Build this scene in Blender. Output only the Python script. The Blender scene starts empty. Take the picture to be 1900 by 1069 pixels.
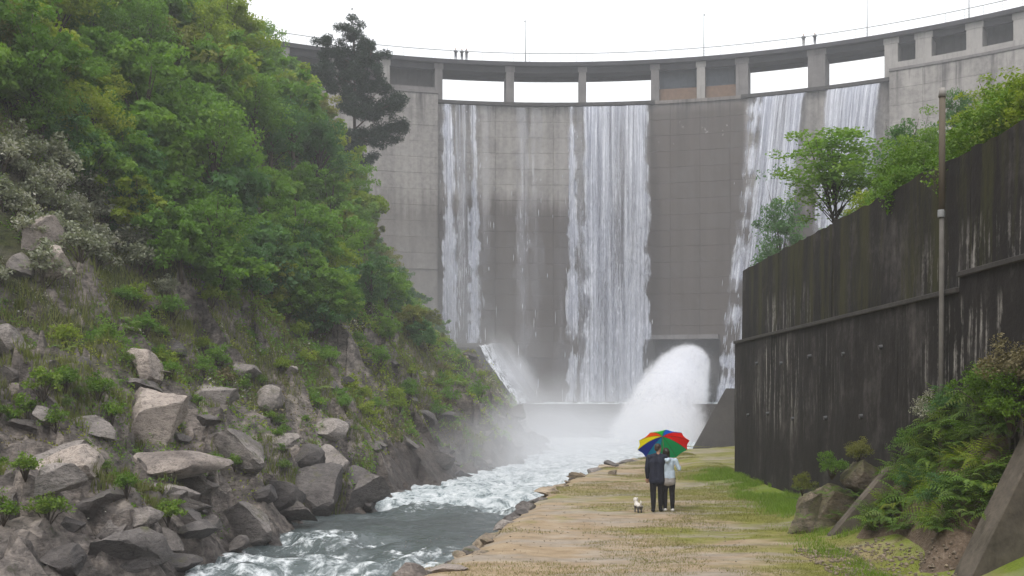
import bpy, bmesh, math, random
import numpy as np
from mathutils import Vector, Matrix

random.seed(11)
RNG = np.random.default_rng(11)
scene = bpy.context.scene
C = scene.collection
R_ = math.radians

# ---------------------------------------------------------------- camera
CAM_H = 3.1          # eye above the path
FPX = 1900.0         # focal length in photo pixels
HOR = 733.0          # photo row of the horizon
cam_d = bpy.data.cameras.new("camera")
cam_d.sensor_width = 36.0
cam_d.lens = 36.0
cam_d.shift_y = (HOR - 534.5) / 1900.0
cam_d.clip_start = 0.1
cam_d.clip_end = 6000
cam = bpy.data.objects.new("camera", cam_d)
C.objects.link(cam)
cam.location = (0, 0, CAM_H)
cam.rotation_euler = (R_(90), 0, 0)
scene.camera = cam

# ---------------------------------------------------------------- sky, sun, exposure
SUN_EL, SUN_AZ = 60.0, 222.0      # degrees, azimuth clockwise from +Y
world = bpy.data.worlds.new("World")
scene.world = world
world.use_nodes = True
wn = world.node_tree
wn.nodes.clear()
w_out = wn.nodes.new("ShaderNodeOutputWorld")
w_bg = wn.nodes.new("ShaderNodeBackground")
w_sky = wn.nodes.new("ShaderNodeTexSky")
w_sky.sky_type = 'NISHITA'
w_sky.sun_disc = False
w_sky.sun_elevation = R_(SUN_EL)
w_sky.sun_rotation = R_(SUN_AZ)
w_sky.dust_density = 4.0
w_scale = wn.nodes.new("ShaderNodeVectorMath"); w_scale.operation = 'SCALE'
w_scale.inputs['Scale'].default_value = 0.1
w_noise = wn.nodes.new("ShaderNodeTexNoise")
w_noise.inputs['Scale'].default_value = 2.2
w_noise.inputs['Detail'].default_value = 5
w_ramp = wn.nodes.new("ShaderNodeValToRGB")
w_ramp.color_ramp.elements[0].position = 0.3
w_ramp.color_ramp.elements[0].color = (0.92, 0.94, 0.98, 1)
w_ramp.color_ramp.elements[1].position = 0.7
w_ramp.color_ramp.elements[1].color = (1.05, 1.05, 1.06, 1)
w_mix = wn.nodes.new("ShaderNodeMix"); w_mix.data_type = 'RGBA'
w_mix.inputs[0].default_value = 0.9          # cloud cover
wn.links.new(w_sky.outputs[0], w_scale.inputs[0])
wn.links.new(w_noise.outputs['Fac'], w_ramp.inputs[0])
wn.links.new(w_scale.outputs[0], w_mix.inputs[6])
wn.links.new(w_ramp.outputs[0], w_mix.inputs[7])
wn.links.new(w_mix.outputs[2], w_bg.inputs['Color'])
w_bg.inputs['Strength'].default_value = 1.0
wn.links.new(w_bg.outputs[0], w_out.inputs['Surface'])

sun_d = bpy.data.lights.new("sun", 'SUN')
sun_d.energy = 1.5
sun_d.angle = R_(24)
sun_d.color = (1.0, 0.96, 0.9)
sun = bpy.data.objects.new("sun", sun_d)
C.objects.link(sun)
sdir = Vector((math.sin(R_(SUN_AZ)) * math.cos(R_(SUN_EL)),
               math.cos(R_(SUN_AZ)) * math.cos(R_(SUN_EL)), math.sin(R_(SUN_EL))))
sun.rotation_euler = sdir.to_track_quat('Z', 'Y').to_euler()
sun.location = (-40, -50, 120)

vs = scene.view_settings
vs.view_transform = 'Standard'
vs.look = 'None'
vs.exposure = 0.6
vs.gamma = 1.0
vs.use_curve_mapping = False
cy = scene.cycles
cy.max_bounces = 7
cy.diffuse_bounces = 3
cy.glossy_bounces = 2
cy.transmission_bounces = 3
cy.volume_bounces = 5
cy.transparent_max_bounces = 24
cy.caustics_reflective = False
cy.caustics_refractive = False
cy.use_denoising = True
cy.use_adaptive_sampling = True
cy.adaptive_threshold = 0.02

# ---------------------------------------------------------------- helpers
def P(px, py, D):
    return Vector(((px - 950) / FPX * D, D, CAM_H + (HOR - py) / FPX * D))

def tag(o, label=None, cat=None, group=None, kind=None):
    if label: o['label'] = label
    if cat: o['category'] = cat
    if group: o['group'] = group
    if kind: o['kind'] = kind
    return o

def empty(name, loc=(0, 0, 0), rot=(0, 0, 0)):
    o = bpy.data.objects.new(name, None)
    o.empty_display_size = 0.2
    C.objects.link(o)
    o.location = loc
    o.rotation_euler = rot
    return o

def link(name, me, parent=None, mats=None):
    o = bpy.data.objects.new(name, me)
    C.objects.link(o)
    if parent is not None:
        o.parent = parent
    if mats:
        for m in (mats if isinstance(mats, (list, tuple)) else [mats]):
            if len(me.materials) < (len(mats) if isinstance(mats, (list, tuple)) else 1):
                me.materials.append(m)
    return o

def pymesh(name, verts, faces, smooth=False):
    me = bpy.data.meshes.new(name)
    me.from_pydata([tuple(v) for v in verts], [], [tuple(f) for f in faces])
    me.update()
    if smooth:
        me.polygons.foreach_set("use_smooth", [True] * len(me.polygons))
    return me

def arrmesh(name, V, F, smooth=True, attrs=None):
    """V (n,3), F (m,k) numpy -> mesh; attrs {name: per-vertex float array}"""
    V = np.asarray(V, np.float32); F = np.asarray(F, np.int32)
    me = bpy.data.meshes.new(name)
    k = F.shape[1]; m = len(F)
    me.vertices.add(len(V)); me.vertices.foreach_set("co", V.ravel())
    me.loops.add(m * k); me.loops.foreach_set("vertex_index", F.ravel())
    me.polygons.add(m)
    me.polygons.foreach_set("loop_start", np.arange(0, m * k, k, dtype=np.int32))
    me.polygons.foreach_set("loop_total", np.full(m, k, np.int32))
    if smooth:
        me.polygons.foreach_set("use_smooth", np.ones(m, bool))
    me.update(calc_edges=True)
    if attrs:
        for an, arr in attrs.items():
            a = me.attributes.new(an, 'FLOAT', 'POINT')
            a.data.foreach_set("value", np.asarray(arr, np.float32))
    me.validate()
    return me

def grid_faces(nu, nv):
    i = np.arange((nu - 1) * (nv - 1))
    a = (i // (nv - 1)) * nv + i % (nv - 1)
    return np.stack([a, a + nv, a + nv + 1, a + 1], 1)

# vectorised lattice noise
def _hash(ix, iy, iz, s):
    h = (ix * 374761393 + iy * 668265263 + iz * 2147483647 + s * 1274126177) & 0xFFFFFFFF
    h = ((h ^ (h >> 13)) * 1274126177) & 0xFFFFFFFF
    h = (h ^ (h >> 16)) & 0xFFFFFFFF
    h = (h * 2246822519) & 0xFFFFFFFF
    h = (h ^ (h >> 15)) & 0xFFFFFFFF
    return h / 4294967295.0

def vnoise(x, y, z=0.0, s=0):
    x, y, z = np.broadcast_arrays(np.asarray(x, float), np.asarray(y, float), np.asarray(z, float))
    ix, iy, iz = np.floor(x).astype(np.int64), np.floor(y).astype(np.int64), np.floor(z).astype(np.int64)
    fx, fy, fz = x - ix, y - iy, z - iz
    fx, fy, fz = [f * f * (3 - 2 * f) for f in (fx, fy, fz)]
    r = 0
    for dx in (0, 1):
        for dy in (0, 1):
            for dz in (0, 1):
                w = (fx if dx else 1 - fx) * (fy if dy else 1 - fy) * (fz if dz else 1 - fz)
                r = r + w * _hash(ix + dx, iy + dy, iz + dz, s)
    return r * 2 - 1

def fbm(x, y, z=0.0, s=0, o=4):
    r, a, f = 0, 1.0, 1.0
    for k in range(o):
        r = r + a * vnoise(np.asarray(x) * f, np.asarray(y) * f, np.asarray(z) * f, s + k * 7)
        a *= 0.5; f *= 2.03
    return r

def sstep(a, b, x):
    t = np.clip((np.asarray(x, float) - a) / (b - a), 0, 1)
    return t * t * (3 - 2 * t)

class MB:
    """collects solid shapes and builds one mesh object"""
    def __init__(s): s.v = []; s.f = []; s.mi = []
    def add(s, v, f, mi=0):
        n = len(s.v); s.v += [tuple(p) for p in v]; s.f += [tuple(n + i for i in q) for q in f]; s.mi += [mi] * len(f)
        return s
    def box(s, x0, x1, y0, y1, z0, z1, M=None, mi=0):
        v = [Vector(p) for p in ((x0, y0, z0), (x1, y0, z0), (x1, y1, z0), (x0, y1, z0), (x0, y0, z1), (x1, y0, z1), (x1, y1, z1), (x0, y1, z1))]
        if M is not None: v = [M @ p for p in v]
        return s.add(v, [(0, 3, 2, 1), (4, 5, 6, 7), (0, 1, 5, 4), (1, 2, 6, 5), (2, 3, 7, 6), (3, 0, 4, 7)], mi)
    def tube(s, pts, rad, n=8, caps=True, mi=0):
        pts = [Vector(p) for p in pts]
        if not isinstance(rad, (list, tuple)): rad = [rad] * len(pts)
        rings = []
        up = Vector((0, 0, 1))
        for i, p in enumerate(pts):
            d = (pts[min(i + 1, len(pts) - 1)] - pts[max(i - 1, 0)]).normalized()
            a = d.cross(up)
            if a.length < 0.05: a = d.cross(Vector((1, 0, 0)))
            a.normalize(); b = d.cross(a)
            rings += [p + (a * math.cos(2 * math.pi * k / n) + b * math.sin(2 * math.pi * k / n)) * rad[i] for k in range(n)]
        f = []
        for i in range(len(pts) - 1):
            for k in range(n):
                f.append((i * n + k, i * n + (k + 1) % n, (i + 1) * n + (k + 1) % n, (i + 1) * n + k))
        if caps:
            f.append(tuple(range(n - 1, -1, -1))); f.append(tuple((len(pts) - 1) * n + k for k in range(n)))
        return s.add(rings, f, mi)
    def prism(s, poly, y0, y1, poly2=None, mi=0):
        """polygon in X-Z, extruded along Y"""
        n = len(poly); q = poly2 or poly
        v = [(x, y0, z) for x, z in poly] + [(x, y1, z) for x, z in q]
        f = [tuple(range(n)), tuple(range(2 * n - 1, n - 1, -1))]
        f += [(i, i + n, (i + 1) % n + n, (i + 1) % n) for i in range(n)]
        return s.add(v, f, mi)
    def lathe(s, prof, n=12, M=None, mi=0):
        v = []
        for r, z in prof:
            for k in range(n):
                p = Vector((r * math.cos(2 * math.pi * k / n), r * math.sin(2 * math.pi * k / n), z))
                v.append(M @ p if M is not None else p)
        f = [(i * n + k, i * n + (k + 1) % n, (i + 1) * n + (k + 1) % n, (i + 1) * n + k) for i in range(len(prof) - 1) for k in range(n)]
        f.append(tuple(range(n - 1, -1, -1))); f.append(tuple((len(prof) - 1) * n + k for k in range(n)))
        return s.add(v, f, mi)
    def build(s, name, mats, parent=None, smooth=False, bevel=0):
        me = pymesh(name, s.v, s.f, smooth)
        bm = bmesh.new(); bm.from_mesh(me)
        bmesh.ops.recalc_face_normals(bm, faces=bm.faces)
        if bevel:
            bmesh.ops.bevel(bm, geom=list(bm.edges), offset=bevel, segments=1, affect='EDGES', clamp_overlap=True)
        bm.to_mesh(me); bm.free()
        mats = mats if isinstance(mats, (list, tuple)) else [mats]
        for m in mats: me.materials.append(m)
        if len(mats) > 1 and not bevel:
            me.polygons.foreach_set("material_index", s.mi)
        o = bpy.data.objects.new(name, me); C.objects.link(o)
        if parent is not None: o.parent = parent
        return o

# ---------------------------------------------------------------- materials
class NT:
    def __init__(s, name):
        s.m = bpy.data.materials.new(name); s.m.use_nodes = True
        s.t = s.m.node_tree; s.t.nodes.clear()
        s.out = s.t.nodes.new("ShaderNodeOutputMaterial")
    def n(s, typ, **kw):
        nd = s.t.nodes.new("ShaderNode" + typ)
        for k, v in kw.items(): setattr(nd, k, v)
        return nd
    def set(s, nd, **kw):
        for k, v in kw.items(): nd.inputs[k].default_value = v
        return nd
    def lk(s, a, b): s.t.links.new(a, b)
    def val(s, x, sock):
        if hasattr(x, 'is_output'): s.lk(x, sock)
        elif x is not None: sock.default_value = x
    def math(s, op, a, b=None, c=None, clamp=False):
        nd = s.n("Math", operation=op, use_clamp=clamp)
        s.val(a, nd.inputs[0]); s.val(b, nd.inputs[1]); s.val(c, nd.inputs[2])
        return nd.outputs[0]
    def mix(s, f, a, b, mode='MIX'):
        nd = s.n("Mix", data_type='RGBA', blend_type=mode)
        s.val(f, nd.inputs[0])
        for x, i in ((a, 6), (b, 7)):
            if isinstance(x, tuple) and len(x) == 3: x = x + (1,)
            s.val(x, nd.inputs[i])
        return nd.outputs[2]
    def pos(s): return s.n("NewGeometry").outputs['Position']
    def objc(s): return s.n("TexCoord").outputs['Object']
    def scale(s, v, sx, sy, sz):
        nd = s.n("Mapping"); s.lk(v, nd.inputs[0]); nd.inputs['Scale'].default_value = (sx, sy, sz)
        return nd.outputs[0]
    def noise(s, v, sc, det=4, rough=0.55, dist=0.0):
        nd = s.n("TexNoise"); s.lk(v, nd.inputs['Vector'])
        s.set(nd, Scale=sc, Detail=det, Roughness=rough, Distortion=dist)
        return nd.outputs['Fac']
    def vor(s, v, sc, feat='F1'):
        nd = s.n("TexVoronoi", feature=feat); s.lk(v, nd.inputs['Vector']); nd.inputs['Scale'].default_value = sc
        return nd.outputs['Distance']
    def ramp(s, f, *stops):
        nd = s.n("ValToRGB"); s.val(f, nd.inputs[0]); e = nd.color_ramp.elements
        while len(e) < len(stops): e.new(0.5)
        for el, (p, c) in zip(e, stops):
            el.position = p
            el.color = (c if len(c) == 4 else tuple(c) + (1,)) if isinstance(c, tuple) else (c, c, c, 1)
        return nd.outputs[0]
    def mr(s, f, a, b, c=0.0, d=1.0):
        nd = s.n("MapRange"); nd.clamp = True
        s.val(f, nd.inputs[0]); s.val(a, nd.inputs[1]); s.val(b, nd.inputs[2]); s.val(c, nd.inputs[3]); s.val(d, nd.inputs[4])
        return nd.outputs[0]
    def rnd(s): return s.n("ObjectInfo").outputs['Random']
    def attr(s, name): return s.n("Attribute", attribute_name=name).outputs['Fac']
    def sep(s, v): return s.n("SeparateXYZ"), v
    def bump(s, h, st, dist=0.05):
        nd = s.n("Bump"); s.lk(h, nd.inputs['Height']); s.set(nd, Strength=st, Distance=dist)
        return nd.outputs[0]
    def pbsdf(s, col, rough=0.8, spec=0.3, normal=None, alpha=None, metal=None):
        b = s.n("BsdfPrincipled")
        if isinstance(col, tuple) and len(col) == 3: col = col + (1,)
        s.val(col, b.inputs['Base Color']); s.val(rough, b.inputs['Roughness'])
        s.val(spec, b.inputs['Specular IOR Level'])
        if normal is not None: s.lk(normal, b.inputs['Normal'])
        if alpha is not None: s.val(alpha, b.inputs['Alpha'])
        if metal is not None: s.val(metal, b.inputs['Metallic'])
        return b.outputs[0]
    def done(s, sh, disp=None):
        s.lk(sh, s.out.inputs['Surface']); return s.m

def sepxyz(nt, v):
    nd = nt.n("SeparateXYZ"); nt.lk(v, nd.inputs[0]); return nd.outputs

def flat(name, col, rough=0.7, spec=0.3, var=0.15, sc=6.0, metal=None):
    n = NT(name); o = n.objc()
    f = n.noise(o, sc, 4)
    c = n.mix(f, tuple(x * (1 - var) for x in col), tuple(min(1, x * (1 + var)) for x in col))
    return n.done(n.pbsdf(c, rough, spec, metal=metal))

def leaf_mat(name, c1, c2, c3=None, transl=0.35, var=0.35):
    """leaf colour varied by leaf (attribute tint), by plant (object random) and by a soft noise"""
    n = NT(name)
    t = n.attr("tint"); r = n.rnd()
    f = n.math('ADD', n.math('MULTIPLY', t, 0.65), n.math('MULTIPLY', r, 0.5), clamp=True)
    col = n.ramp(f, (0.0, c1), (0.55, c2), (1.0, c3 or c2))
    nz = n.noise(n.pos(), 0.9, 2)
    col = n.mix(n.mr(nz, 0.3, 0.7, 0.0, var), col, n.mix(1.0, col, (0.45, 0.45, 0.4), 'MULTIPLY'))
    d = n.pbsdf(col, 0.62, 0.25)
    tr = n.n("BsdfTranslucent"); n.lk(n.mix(1.0, col, (1.15, 1.25, 0.6), 'MULTIPLY'), tr.inputs['Color'])
    ms = n.n("MixShader"); ms.inputs[0].default_value = transl
    n.lk(d, ms.inputs[1]); n.lk(tr.outputs[0], ms.inputs[2])
    return n.done(ms.outputs[0])

def rock_mat(name, pale, dark, moss=0.25, wet=0.0):
    n = NT(name); o = n.pos(); r = n.rnd()
    a = n.noise(o, 0.8, 6, 0.62, 0.4); b = n.noise(o, 4.5, 6, 0.65); g = n.noise(o, 26, 3, 0.6)
    f = n.math('ADD', n.math('MULTIPLY', a, 0.75), n.math('MULTIPLY', b, 0.45))
    f = n.math('ADD', f, n.math('MULTIPLY', n.math('SUBTRACT', r, 0.5), 0.28))
    mid = tuple((x + y) / 2 for x, y in zip(pale, dark))
    col = n.ramp(f, (0.34, dark), (0.56, mid), (0.74, pale))
    col = n.mix(n.mr(g, 0.45, 0.75, 0, 0.35), col, (0.10, 0.09, 0.09))
    # cracks
    vv = n.scale(o, 1, 1, 1.7)
    wob = n.n("VectorMath", operation='ADD'); n.lk(vv, wob.inputs[0])
    nn = n.n("TexNoise"); n.lk(o, nn.inputs['Vector']); n.set(nn, Scale=1.6, Detail=3)
    n.lk(nn.outputs['Color'], wob.inputs[1])
    cr = n.noise(n.scale(wob.outputs[0], 0.6, 0.6, 3.2), 1.1, 5, 0.7, 0.3)      # bedding
    crk = n.math('MULTIPLY', n.mr(n.math('ABSOLUTE', n.math('SUBTRACT', cr, 0.5)), 0.0, 0.018, 1, 0), n.mr(a, 0.45, 0.55))
    col = n.mix(n.math('MULTIPLY', crk, 0.7), col, (0.03, 0.026, 0.025))
    col = n.mix(n.mr(n.noise(o, 0.45, 4, 0.6), 0.52, 0.68, 0, 0.45), col, (0.085, 0.075, 0.075))
    lich = n.math('MULTIPLY', n.mr(n.noise(o, 2.3, 7, 0.75, 0.8), 0.60, 0.66), n.mr(n.noise(o, 0.6, 3), 0.42, 0.6))
    col = n.mix(n.math('MULTIPLY', lich, 0.55 * (1 - wet)), col, (0.46, 0.45, 0.40))
    # moss and soil on the tops
    nz = sepxyz(n, n.n("NewGeometry").outputs['Normal'])[2]
    mf = n.math('MULTIPLY', n.mr(nz, 0.35 - moss * 0.7, 0.9 - moss * 0.4), n.mr(n.noise(o, 1.3, 5, 0.7), 0.62 - moss * 0.3, 0.72 - moss * 0.25))
    col = n.mix(n.math('MULTIPLY', mf, 0.85), col, n.mix(n.noise(o, 9, 3), (0.06, 0.075, 0.018), (0.13, 0.12, 0.05)))
    fr = n.noise(n.scale(o, 1.0, 1.0, 2.0), 5.0, 8, 0.74, 0.6)
    col = n.mix(n.math('MULTIPLY', n.mr(fr, 0.50, 0.34), 0.65), col, (0.03, 0.027, 0.026))
    col = n.mix(n.math('MULTIPLY', n.mr(fr, 0.56, 0.72), 0.35), col, pale)
    h = n.math('ADD', n.math('MULTIPLY', b, 0.6), n.math('ADD', n.math('MULTIPLY', cr, 0.5), n.math('MULTIPLY', fr, 0.9)))
    h = n.math('ADD', h, n.math('MULTIPLY', g, 0.25))
    return n.done(n.pbsdf(col, 0.82 - 0.35 * wet, 0.3 + 0.2 * wet, n.bump(h, 0.75, 0.12)))

M = {}
M['rock_pale'] = rock_mat('pale_granite', (0.50, 0.425, 0.375), (0.15, 0.13, 0.125), 0.15)
M['rock_grey'] = rock_mat('grey_granite', (0.37, 0.33, 0.305), (0.085, 0.077, 0.075), 0.25)
M['rock_dark'] = rock_mat('dark_wet_granite', (0.185, 0.165, 0.155), (0.045, 0.04, 0.04), 0.12, 0.4)
M['rock_moss'] = rock_mat('mossy_rock', (0.36, 0.29, 0.23), (0.07, 0.055, 0.04), 0.75)
M['rock_edge'] = rock_mat('tan_edge_stone', (0.50, 0.40, 0.29), (0.19, 0.15, 0.11), 0.2)

M['leaf_yellow'] = leaf_mat('yellow_green_leaves', (0.14, 0.20, 0.025), (0.23, 0.31, 0.035), (0.33, 0.36, 0.055), 0.45, 0.22)
M['leaf_mid'] = leaf_mat('mid_green_leaves', (0.09, 0.18, 0.032), (0.145, 0.27, 0.045), (0.21, 0.32, 0.06), 0.45, 0.22)
M['leaf_deep'] = leaf_mat('deep_green_leaves', (0.055, 0.125, 0.048), (0.095, 0.20, 0.072), (0.13, 0.24, 0.09), 0.42, 0.22)
M['leaf_olive'] = leaf_mat('olive_leaves', (0.12, 0.14, 0.032), (0.19, 0.21, 0.045), (0.25, 0.24, 0.075), 0.42, 0.22)
M['leaf_grey'] = leaf_mat('silvery_leaves', (0.14, 0.16, 0.10), (0.25, 0.27, 0.19), (0.50, 0.48, 0.43), 0.25)
M['leaf_pine'] = leaf_mat('pine_needles', (0.022, 0.042, 0.028), (0.042, 0.07, 0.05), (0.075, 0.105, 0.08), 0.2, 0.2)
M['leaf_bright'] = leaf_mat('bright_green_leaves', (0.08, 0.15, 0.018), (0.13, 0.24, 0.025), (0.2, 0.28, 0.04))
M['leaf_fern'] = leaf_mat('fern_fronds', (0.08, 0.14, 0.028), (0.13, 0.22, 0.04), (0.2, 0.26, 0.07))
M['leaf_dry'] = leaf_mat('dry_brush', (0.13, 0.11, 0.055), (0.20, 0.17, 0.09), (0.27, 0.24, 0.14), 0.25)
M['grass_slope'] = leaf_mat('slope_grass', (0.10, 0.12, 0.03), (0.17, 0.20, 0.05), (0.28, 0.26, 0.13))
M['grass_path'] = leaf_mat('path_grass', (0.12, 0.13, 0.022), (0.20, 0.20, 0.045), (0.30, 0.25, 0.10), 0.3, 0.15)
M['grass_lush'] = leaf_mat('lush_grass', (0.10, 0.19, 0.018), (0.17, 0.30, 0.026), (0.26, 0.35, 0.05), 0.4, 0.25)

def bark_mat(name, a, b):
    n = NT(name); o = n.pos()
    f = n.noise(n.scale(o, 6, 6, 1.2), 3, 5, 0.65)
    c = n.ramp(f, (0.3, a), (0.7, b))
    return n.done(n.pbsdf(c, 0.9, 0.15, n.bump(f, 0.6, 0.03)))
M['bark'] = bark_mat('grey_brown_bark', (0.045, 0.036, 0.03), (0.15, 0.125, 0.1))
M['bark_pale'] = bark_mat('pale_bark', (0.10, 0.095, 0.085), (0.28, 0.26, 0.23))

# ---- left hillside ground: soil, rock and low growth
def hill_mat():
    n = NT('hillside_ground'); p = n.pos()
    a = n.noise(p, 0.35, 6, 0.65, 0.5); b = n.noise(p, 2.2, 6, 0.65); g = n.noise(p, 14, 4)
    z = sepxyz(n, p)[2]
    soil = n.ramp(b, (0.3, (0.035, 0.027, 0.02)), (0.55, (0.08, 0.062, 0.045)), (0.8, (0.15, 0.12, 0.09)))
    green = n.ramp(g, (0.3, (0.03, 0.04, 0.012)), (0.7, (0.085, 0.10, 0.03)))
    rock = n.ramp(n.math('ADD', n.math('MULTIPLY', b, 0.6), n.math('MULTIPLY', a, 0.4)), (0.36, (0.055, 0.049, 0.047)), (0.49, (0.20, 0.175, 0.16)), (0.60, (0.40, 0.345, 0.305)))
    nz = sepxyz(n, n.n("NewGeometry").outputs['Normal'])[2]
    c = n.mix(n.mr(a, 0.32, 0.5), soil, green)
    rk = n.math('MAXIMUM', n.mr(nz, 0.60, 0.42), n.math('MULTIPLY', n.mr(n.math('ADD', z, n.math('MULTIPLY', a, 4.0)), 7.5, 4.5), n.mr(b, 0.22, 0.40)))
    c = n.mix(rk, c, rock)
    wet = n.mr(n.math('SUBTRACT', n.math('ADD', z, n.math('MULTIPLY', b, 1.6)), n.mr(sepxyz(n, p)[1], 38.0, 55.0, -0.5, 3.2)), 1.2, -0.2)     # splash zone, wider towards the outfall
    c = n.mix(n.math('MULTIPLY', wet, 0.75), c, n.mix(b, (0.025, 0.02, 0.018), (0.075, 0.058, 0.05)))
    fr = n.noise(n.scale(p, 1.0, 1.0, 2.2), 3.4, 8, 0.72, 0.5)
    c = n.mix(n.math('MULTIPLY', n.mr(fr, 0.50, 0.36), 0.6), c, (0.012, 0.011, 0.01))
    h = n.math('ADD', n.math('MULTIPLY', b, 0.7), n.math('ADD', n.math('MULTIPLY', g, 0.3), n.math('MULTIPLY', fr, 0.9)))
    return n.done(n.pbsdf(c, n.math('SUBTRACT', 0.92, n.math('MULTIPLY', wet, 0.4)), 0.25, n.bump(h, 0.9, 0.2)))
M['hill'] = hill_mat()

def path_mat():
    n = NT('path_turf'); p = n.pos(); x, y, z = sepxyz(n, p)
    w = n.scale(p, 0.55, 1.0, 1)
    a = n.noise(w, 0.5, 6, 0.62, 0.6); b = n.noise(w, 2.6, 6, 0.65); g = n.noise(p, 22, 4, 0.6)
    edge = n.math('SUBTRACT', x, n.math('MULTIPLY', n.math('SUBTRACT', y, 17.0), 0.19))      # metres right of the bank edge line
    tan = n.ramp(b, (0.25, (0.21, 0.155, 0.095)), (0.5, (0.33, 0.25, 0.165)), (0.75, (0.43, 0.35, 0.255)))
    gr = n.ramp(n.math('ADD', n.math('MULTIPLY', b, 0.6), n.math('MULTIPLY', g, 0.4)), (0.32, (0.10, 0.115, 0.026)), (0.52, (0.20, 0.20, 0.05)), (0.7, (0.32, 0.285, 0.11)))
    gy = n.ramp(b, (0.3, (0.23, 0.20, 0.165)), (0.7, (0.38, 0.335, 0.285)))
    f = n.math('ADD', a, n.mr(y, 18, 30, -0.16, 0.08))
    f = n.math('ADD', f, n.mr(edge, 0.5, 5.0, -0.14, 0.16))
    c = n.mix(n.mr(f, 0.4, 0.56), tan, gr)
    trod = n.math('MULTIPLY', n.mr(n.noise(n.scale(p, 0.3, 1.0, 1), 0.8, 6, 0.68), 0.48, 0.60), 0.85)
    c = n.mix(trod, c, gy)
    c = n.mix(n.mr(n.noise(n.scale(p, 0.7, 1.2, 1), 1.4, 6, 0.7), 0.55, 0.72, 0, 0.6), c, (0.15, 0.11, 0.065))
    lush = n.math('MULTIPLY', n.math('MULTIPLY', n.mr(n.math('ADD', x, n.math('ADD', n.math('MULTIPLY', a, 3.0), n.math('MULTIPLY', b, 2.2))), 9.2, 10.6), n.mr(y, 42.0, 36.0)), 0.8)
    c = n.mix(lush, c, n.mix(g, (0.09, 0.14, 0.016), (0.19, 0.27, 0.03)))
    return n.done(n.pbsdf(c, 0.95, 0.1, n.bump(n.math('ADD', n.math('MULTIPLY', g, 0.5), b), 0.6, 0.06)))
M['path'] = path_mat()

def soil_mat():
    n = NT('bare_soil'); p = n.pos()
    b = n.noise(p, 2.0, 6, 0.65); g = n.noise(p, 17, 4)
    c = n.ramp(n.math('ADD', n.math('MULTIPLY', b, 0.6), n.math('MULTIPLY', g, 0.4)), (0.3, (0.05, 0.037, 0.026)), (0.55, (0.16, 0.12, 0.09)), (0.75, (0.3, 0.24, 0.19)))
    return n.done(n.pbsdf(c, 0.95, 0.15, n.bump(g, 0.8, 0.05)))
M['soil'] = soil_mat()

def ground_mat():
    n = NT('valley_ground'); p = n.pos()
    c = n.ramp(n.noise(p, 0.05, 6), (0.3, (0.05, 0.06, 0.02)), (0.7, (0.12, 0.1, 0.06)))
    return n.done(n.pbsdf(c, 0.95, 0.1))
M['ground'] = ground_mat()

# ---------------------------------------------------------------- dam geometry constants
DXC, DYC, DR = 6.155, 59.613, 83.66         # plan circle of the crest's front edge

def arc_px(px, R=DR):
    """angle (from +Y, towards +X) where the view ray of a photo column meets the circle"""
    k = (px - 950) / FPX
    a = k * k + 1; b = -2 * (k * DXC + DYC); c = DXC ** 2 + DYC ** 2 - R ** 2
    Y = (-b + math.sqrt(b * b - 4 * a * c)) / (2 * a)
    return math.atan2(k * Y - DXC, Y - DYC)

def arc_pt(th, R, z=0.0):
    return Vector((DXC + R * math.sin(th), DYC + R * math.cos(th), z))

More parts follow.
